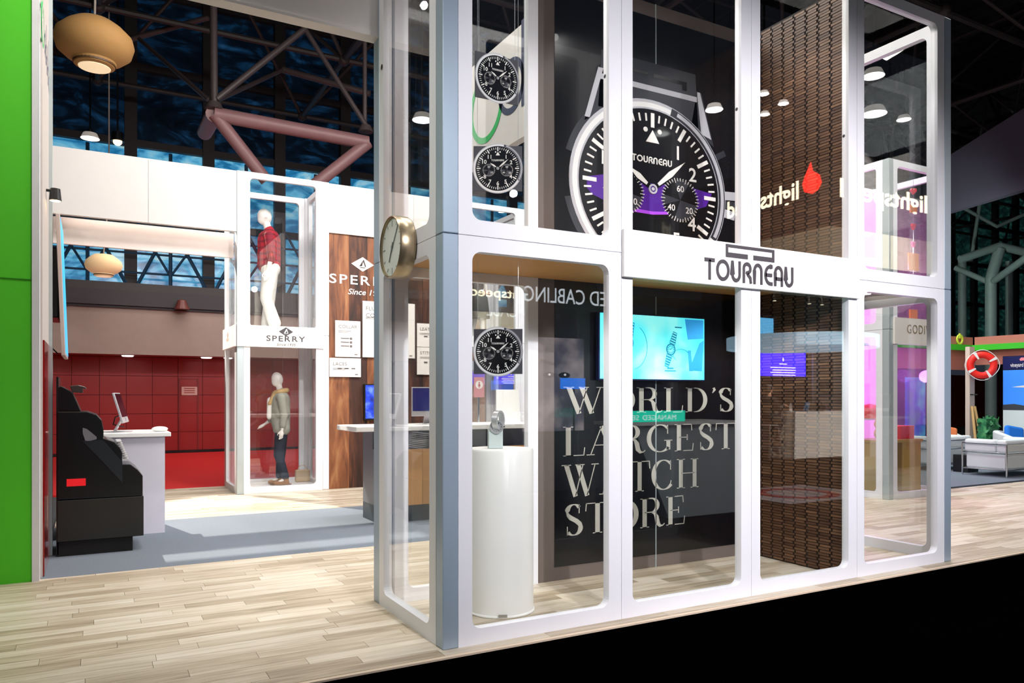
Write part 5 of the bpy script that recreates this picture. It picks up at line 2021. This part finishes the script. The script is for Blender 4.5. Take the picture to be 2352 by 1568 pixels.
# poster of a face, generic portrait
YV3 = 5.6
fp = thing('portrait_poster', 'large glowing portrait poster with two eyes across the aisle, mirrored left of the cyan screen', 'poster', (0, 2 * GLASS_Y - YV3, 0))
xa, xb = rx(1205, YV3), rx(1342, YV3)
za, zb = rz_(1270, 990, YV3), rz_(1270, 775, YV3)
MB().box(xa, xb, -.05, 0, za, zb).build('board', ramp_mat('portrait_glow_tones', [(.35, '#16161e'), (.5, '#4a4654'), (.7, '#a89c98')], scale=1.3, emit=3.5, bump=0), parent=fp)  # glow put into the poster colour to brighten its reflection
mb = MB()
mb.i = 0
W_, H_ = xb - xa, zb - za
for cxx in (.40, .66):
    mb.disc(xa + W_ * cxx, za + H_ * .60, .075, .002, .004, 20, 1.4, .6)
mb.poly([(xa + W_ * .25, za + H_ * .73), (xa + W_ * .5, za + H_ * .70), (xa + W_ * .5, za + H_ * .73), (xa + W_ * .27, za + H_ * .77)], .002, .004)
mb.i = 1
for cxx in (.41, .67):
    mb.disc(xa + W_ * cxx, za + H_ * .605, .018, .005, .007, 10)
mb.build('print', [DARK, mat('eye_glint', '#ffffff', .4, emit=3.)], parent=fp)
bs = MB().box(rx(1290, 5.2), rx(1345, 5.2), -.03, 0, rz_(1318, 893, 5.2), rz_(1318, 868, 5.2)).build('small_screen', mat('blue_lit_screen', '#2a80ff', .4, emit=3.5), loc=(0, 2 * GLASS_Y - 5.2, 0))
tag(bs, 'small bright blue screen across the aisle, mirrored above the first letter of the wall text', 'screen')
bl = MB().cone((0, 0, 0), (0, 0, .01), .02).build('foot', DARK, parent=bs, loc=(rx(1318, 5.2), -.015, 0))
bl.data.clear_geometry()
bl.data.from_pydata([(0, 0, 0), (.02, 0, 0), (.02, 0, rz_(1318, 893, 5.2)), (0, 0, rz_(1318, 893, 5.2)), (0, .02, 0), (.02, .02, 0), (.02, .02, rz_(1318, 893, 5.2)), (0, .02, rz_(1318, 893, 5.2))], [], [(0, 1, 2, 3), (4, 7, 6, 5), (0, 4, 5, 1), (1, 5, 6, 2), (2, 6, 7, 3), (3, 7, 4, 0)])

# speed-till booth: hanging corner sign, ring fascia, kiosk, table, visitor
YL = 5.34
ls = thing('hanging_corner_sign', 'dark hanging corner sign with cream backlit lettering across the aisle, mirrored in the right panes', 'sign', (0, 2 * GLASS_Y - YL, 0))
xc = rx(1905, YL)
DKP = mat('dark_sign_fabric', '#0e0a09', .8)
zA, zB = rz_(1905, 518, YL), rz_(1905, 330, YL)
MB().box(xc, xc + 6.0, -.12, 0, zA + .02, zB).build('sign_face', DKP, parent=ls)
MB().box(xc, xc + .12, -5.0, -.12, zA + .02, zB).build('sign_face', DKP, parent=ls)
zc_ = rz_(1905, 600, YL)
MB().box(xc, xc + 6.0, -.14, 0.02, zc_, zA).build('ring_fascia', mat('cream_fascia', '#e8dfc4', .7, emit=0), parent=ls)
MB().box(xc - .02, xc + .12, -5.0, -.14, zc_, zA).build('ring_fascia', mat('cream_fascia', '#e8dfc4', .7), parent=ls)
v0, _f = text_geo('lightspeed', 1., .02)
wt0 = max(v[0] for v in v0)
x1_, x0_ = rx(2132, YL), rx(1930, YL)
zt4 = rz_(2030, 470, YL)
s = .50
MB().text('lightspeed', s, 0, 0, 0, (x1_ - x0_) / (wt0 * s), 'L', bold=.02).build('lettering', LIT, parent=ls, loc=(x1_, .006, zt4), rz=R(180))
FL = [(0, 0), (.30, .12), (.38, .38), (.28, .62), (.06, 1.0), (-.02, .70), (-.26, .52), (-.34, .28), (-.22, .08)]
MB().poly([(a * .62, b * .62) for a, b in FL], -.006, 0).build('emblem', FLAME, parent=ls, loc=(rx(2162, YL), .006, zt4 - .1), rz=R(180))
# left face, read along -Y
pf = on_x(1868, 445, xc)
pl_ = on_x(1838, 455, xc)
pd_ = on_x(1672, 480, xc)
MB().text('lightspeed', s, 0, 0, 0, (pd_.y - pl_.y) / (wt0 * s), 'L', bold=.02).build('lettering', LIT, parent=ls, loc=(xc - .006, -(pl_.y - YL), pl_.z), rz=-R(90))
MB().poly([(a * .62, b * .62) for a, b in FL], -.006, 0).build('emblem', FLAME, parent=ls, loc=(xc - .006, -(pf.y - YL), pf.z), rz=-R(90))
for x in (xc + .3, xc + 5.5):
    MB().cone((x, -.06, zB), (x, -.06, 14.5), .01, n=6).build('cable', DARK, parent=ls)

YK = 10.9
kb = thing('information_kiosk', 'dark kiosk board with a violet screen across the aisle, mirrored in the third lower pane', 'kiosk', (0, 2 * GLASS_Y - YK, 0))
xa, xb = rx(1738, YK), rx(1862, YK)
MB().box(xa, xb, -.1, 0, 0, rz_(1800, 778, YK)).build('board', mat('kiosk_board', '#15161c', .5), parent=kb)
MB().box(rx(1746, YK), rx(1850, YK), 0, .02, rz_(1800, 864, YK), rz_(1800, 805, YK)).build('display', mat('violet_display', '#3a24e8', .4, emit=9.), parent=kb)
MB().text('lightspeed', .19, 0, 0, 0, 1.05, 'L', bold=.01).build('lettering', LIT, parent=kb, loc=(rx(1818, YK), .006, rz_(1800, 800, YK)), rz=R(180))
MB().poly([(a * .19, b * .19) for a, b in FL], -.006, 0).build('emblem', FLAME, parent=kb, loc=(rx(1828, YK), .006, rz_(1800, 800, YK)), rz=R(180))
mb = MB()
for k in range(4):
    mb.box(-.5, .5 - .08 * (k % 2), -.003, 0, -.07 * k, -.07 * k + .024)
mb.box(-.15, .15, -.003, 0, .10, .125)
mb.poly([(-.03, .24), (0, .17), (.03, .24), (0, .30)], -.003, 0)
mb.build('screen_print', LIT, parent=kb, loc=(rx(1798, YK), .023, rz_(1800, 845, YK)), rz=R(180))
YT = 8.6
xa, xb = rx(1795, YT), rx(1932, YT)
zt5 = 1.12
tt = thing('cloth_table', 'high table under a pale cloth across the aisle, mirrored in the third lower pane', 'table', ((xa + xb) / 2, 2 * GLASS_Y - YT, 0))
hx = (xb - xa) / 2
vs, fs = [], []
N = 64
for k in range(N):
    a = 2 * math.pi * k / N
    ca, sa = math.cos(a), math.sin(a)
    m_ = max(abs(ca), abs(sa))
    bx_, by_ = ca / m_ * hx * .96, sa / m_ * .38
    fr_ = 1 + .05 * math.sin(a * 14)
    vs += [(bx_, by_, zt5), (bx_ * fr_ * 1.04, by_ * fr_ * 1.08, .02)]
vs.append((0, 0, zt5))
for k in range(N):
    j = (k + 1) % N
    fs += [(2 * k, 2 * k + 1, 2 * j + 1, 2 * j), (2 * N, 2 * k, 2 * j)]
MB().add(vs, fs).build('cloth', mat('pale_cloth', '#cfc8c0', .9), parent=tt, smooth=True)
yr = 2 * GLASS_Y - YT
bo = MB().lathe([(.035, 0), (.035, .14), (.015, .18), (.015, .21), (0, .21)], n=16).build('water_bottle', WPLAS, loc=(rx(1809, YT), yr + .1, zt5 + .001), smooth=True)
tag(bo, 'small white bottle on the mirrored cloth table', 'bottle')
lp = thing('laptop', 'open laptop with a dim blue screen on the mirrored cloth table', 'laptop', (rx(1833, YT), yr + .1, zt5 + .001), R(-60))
MB().box(-.16, .16, -.11, .11, 0, .015).build('base', DARK, parent=lp)
MB().box(-.16, .16, -.006, 0, 0, .21).build('lid', mat('laptop_glow', '#5a88b0', .4, emit=.6), parent=lp, loc=(0, .11, .014), rot=(R(-15), 0, 0))
bg_ = thing('shoulder_bag', 'rumpled black bag lying on the mirrored cloth table', 'bag', (rx(1872, YT), yr + .08, zt5 + .001))
blob([('s', (0, 0, .09), (.20, .10, .09)), ('s', (.12, .02, .08), (.12, .09, .08)), ('s', (-.1, 0, .12), (.08, .08, .10))], 'body', DARK, bg_, .014)
MB().tube([(-.15, 0, .15), (-.05, 0, .26), (.10, 0, .24), (.20, 0, .12)], .012, 8).build('strap', DARK, parent=bg_)
# stool and seated visitor
SXp = rx(1768, YT)
stl = thing('bar_stool', 'metal bar stool under the seated person, mirrored in the third lower pane', 'stool', (SXp, yr, 0))
MB().lathe([(0, .78), (.19, .78), (.20, .80), (.19, .815), (0, .82)], n=28).build('seat', mat('stool_steel', '#8a8684', .35, .6), parent=stl, smooth=True)
for sx_ in (-1, 1):
    for sy_ in (-1, 1):
        MB().cone((sx_ * .13, sy_ * .13, .79), (sx_ * .22, sy_ * .22, 0), .016, n=8).build('leg', MATS['stool_steel'], parent=stl)
MB().tube([(-.19, -.19, .28), (.19, -.19, .28), (.19, .19, .28), (-.19, .19, .28), (-.19, -.19, .28)], .01, 6, False).build('footrest', MATS['stool_steel'], parent=stl)
pe = thing('person', 'person in dark clothes with tied-up dark hair sitting at the mirrored cloth table', 'person', (SXp - .04, yr, .075))
V = Vector
sk = [('s', (.06, 0, 1.585), (.085, .07, .105)), ((.02, 0, 1.40), (.05, 0, 1.53), .048, .045), ('s', (.145, 0, 1.575), (.018, .012, .02)), ((.0, -.16, 1.32), (.0, .16, 1.32), .06), ((0, 0, .92), (0, 0, 1.30), .10, .11)]
for s_ in (-1, 1):
    e_, w2 = V((.12, s_ * .22, 1.10)), V((.36, s_ * .14, 1.20))
    sk += [((0, s_ * .18, 1.34), e_, .045, .038), (e_, w2, .036, .025)]
    hand(sk, w2, (1, 0, -.1), (0, -s_, .1))
    kn = V((.30, s_ * .11, .84))
    an = V((.20, s_ * .11, .40))
    sk += [((0, s_ * .09, .88), kn, .075, .055), (kn, an, .05, .036), (an, an + V((.12, 0, -.05)), .036, .028)]
blob(sk, 'body', SKIN, pe, .012)
dc = [((0, -.14, 1.33), (0, .14, 1.33), .075), ((0, 0, .92), (0, 0, 1.28), .15, .14)]
for s_ in (-1, 1):
    e_, w2 = V((.12, s_ * .22, 1.10)), V((.33, s_ * .15, 1.19))
    dc += [((0, s_ * .18, 1.34), e_, .06, .052), (e_, w2, .05, .04)]
blob(dc, 'jacket', mat('black_jacket', '#0c0a0c', .8), pe, .014)
tr = []
for s_ in (-1, 1):
    kn, an = V((.30, s_ * .11, .84)), V((.20, s_ * .11, .46))
    tr += [((0, s_ * .09, .90), kn, .095, .072), (kn, an, .068, .05)]
blob(tr, 'trousers', mat('black_trousers', '#0e0e12', .8), pe, .014)
blob([('s', (.035, 0, 1.61), (.095, .083, .098)), ('s', (-.05, 0, 1.66), (.05, .05, .045)), ('s', (-.01, 0, 1.55), (.07, .075, .08))], 'hair', mat('dark_hair', '#1c120e', .6), pe, .012)
MB().sph((.137, .028, 1.60), .009, 8, 6).sph((.137, -.028, 1.60), .009, 8, 6).build('eyes', DARK, parent=pe)
MB().box(.140, .150, -.02, .02, 1.535, 1.541).build('mouth', mat('lip', '#8c4038', .5), parent=pe)
blob([(V((.20, s_ * .11, .40)) + V((.0, 0, -.03)), V((.20, s_ * .11, .40)) + V((.15, 0, -.07)), .045, .035) for s_ in (-1, 1)], 'shoes', DARK, pe, .014)
# floor mat with a red ring
YM = 6.45
a1 = on_z(1830, 1132)
fm_ = thing('floor_mat', 'white floor mat with a red ring across the aisle, mirrored low in the third pane', 'mat', (a1.x, 2 * GLASS_Y - a1.y, -.011))
MB().box(-1.0, 1.0, -.75, .75, 0, .006).build('sheet', mat('mat_white', '#ddd8d8', .6), parent=fm_)
MB().ring(0, 0, .42, .60, 0, .002, 48, sx=1.1).build('red_ring', mat('mat_red', '#d02030', .6), parent=fm_, rot=(R(-90), 0, 0), loc=(0, 0, .009))
ps = MB().box(rx(1868, 10.5), rx(1944, 10.5), -.03, 0, .9, rz_(1900, 800, 10.5)).build('photo_board', mat('photo_board', '#b8c4cc', .5), loc=(0, 2 * GLASS_Y - 10.5, 0))
tag(ps, 'white photo board with a dark seated figure picture, mirrored right of the violet screen', 'poster')
MB().poly([(rx(1882, 10.5), rz_(1900, 905, 10.5)), (rx(1915, 10.5), rz_(1900, 905, 10.5)), (rx(1915, 10.5), rz_(1900, 825, 10.5)), (rx(1882, 10.5), rz_(1900, 828, 10.5))], 0.0, .006).build('print', ramp_mat('photo_tones', [(.35, '#141820'), (.55, '#5a6a78'), (.75, '#a8b4bc')], scale=4, bump=0), parent=ps)
MB().box(rx(1900, 10.5) - .03, rx(1900, 10.5) + .03, -.06, -.03, 0, 1.2).build('stand', DARK, parent=ps)
rc = struct('trim_13', MB().box(4.5, 22, -16, -15.9, 0, 6), mat('far_booth_dark', '#140f0e', .8))
for i, (px_, py_, r_, lab) in enumerate(((1641, 252, .20, 'high bay lamp mirrored in the second upper pane beside the printed watch'),
                                         (1755, 216, .13, 'upper left of the mirrored lamps in the third upper pane'),
                                         (1800, 238, .14, 'right one of the mirrored lamps in the third upper pane'),
                                         (1757, 263, .14, 'lowest of the mirrored lamps in the third upper pane'))):
    p = across(px_, py_, 20 + 1.6 * i)
    h = high_bay((p.x, p.y, p.z), r_ * 1.15, lab)
    for ch in h.children:
        if ch.name.startswith('diffuser'):
            ch.active_material = mat('far_lamp_face', '#ffffff', .5, emit=22.)
        if ch.name.startswith('reflector'):
            ch.active_material = mat('far_reflector', '#c8c0b8', .4, emit=5.)
spot((10.5, -4.6, 6.5), (13.4, -8.6, .8), 9500, (1, .96, .92), 55, .7)  # unseen spots added to strengthen what the glass reflects of these booths
spot((13.6, -5.8, 5.0), (12.9, -8.7, 1.0), 5200, (1, .96, .92), 60, .7)
spot((7.6, -2.4, 5.6), (10.8, -5.5, 4.2), 3600, (1, .95, .85), 50, .7)
spot((3.6, .0 - 1.4, 6.4), (4.6, -3.4, .5), 500, (.9, .97, 1), 60, .8)

# more of the speed-till booth: track lights, ceiling ring, dome pendant, lit side screen
YR = 6.2
tr_ = thing('light_track', 'black ceiling light track with small spots across the aisle, mirrored under the header sign', 'light track', (0, 2 * GLASS_Y - YR, 0))
zr = rz_(1850, 678, YR)
MB().box(rx(1745, YR), rx(1960, YR), -.02, .02, zr, zr + .04).build('rail', DARK, parent=tr_)
for px_, py_ in ((1778, 692), (1858, 686), (1887, 698)):
    x_ = rx(px_, YR)
    sp = MB().cone((x_, 0, zr), (x_, .02, zr - .16), .03, .035, 10).build('spot_head', DARK, parent=tr_)
    MB().cone((x_, .02, zr - .16), (x_, .02, zr - .165), .03, n=10).build('spot_face', LIT, parent=sp)
for x_ in (rx(1745, YR), rx(1960, YR)):
    MB().cone((x_, 0, zr), (x_, 0, 14.5), .008, n=5).build('cable', DARK, parent=tr_)
YR2 = 7.6
cr2 = thing('ceiling_ring', 'pale blue lit curved ceiling ring across the aisle, mirrored in the third lower pane', 'light ring', (rx(1960, YR2), 2 * GLASS_Y - YR2 - 1.5, rz_(1880, 790, YR2)))
MB().ring(0, 0, 1.75, 1.80, 0, .30, 48).build('band', mat('pale_lit_band', '#bfe6ff', .5, emit=1.6), parent=cr2, rot=(R(90), 0, 0), loc=(0, 0, .0))
for a_ in (0, 120, 240):
    MB().cone((1.77 * math.cos(R(a_)), 1.77 * math.sin(R(a_)), .0), (1.77 * math.cos(R(a_)), 1.77 * math.sin(R(a_)), 14.5 - cr2.location.z), .006, n=5).build('cable', DARK, parent=cr2)
YD = 4.6
dp = thing('dome_pendant', 'grey half-dome pendant lamp across the aisle, mirrored at the top of the right lower pane', 'lamp', (rx(2045, YD), 2 * GLASS_Y - YD, rz_(2045, 722, YD)))
rd_ = (rx(2086, YD) - rx(2005, YD)) / 2 * .9
MB().lathe([(0, 0), (rd_ * .5, .04), (rd_ * .85, .16), (rd_, .30), (rd_ * .97, .30), (0, .24)], n=36).build('bowl', mat('dome_grey', '#b8b4ae', .4, emit=.7), parent=dp, smooth=True)
MB().cone((0, 0, .24), (0, 0, 14.5 - dp.location.z), .01, n=6).build('cable', DARK, parent=dp)
YB2 = 7.8
sb = thing('side_screen', 'tall pale blue lit screen across the aisle, mirrored in the third lower pane', 'screen', (0, 2 * GLASS_Y - YB2 - 3.9, 0))
MB().box(rx(1738, YB2 + 3.9), rx(1785, YB2 + 3.9), -.06, 0, 0, rz_(1760, 722, YB2 + 3.9)).build('housing', mat('screen_grey', '#565c66', .5), parent=sb)
MB().box(rx(1740, YB2 + 3.9), rx(1777, YB2 + 3.9), 0, .004, rz_(1760, 776, YB2 + 3.9), rz_(1760, 730, YB2 + 3.9)).build('display', mat('pale_blue_display', '#6cc8ff', .4, emit=4.), parent=sb)
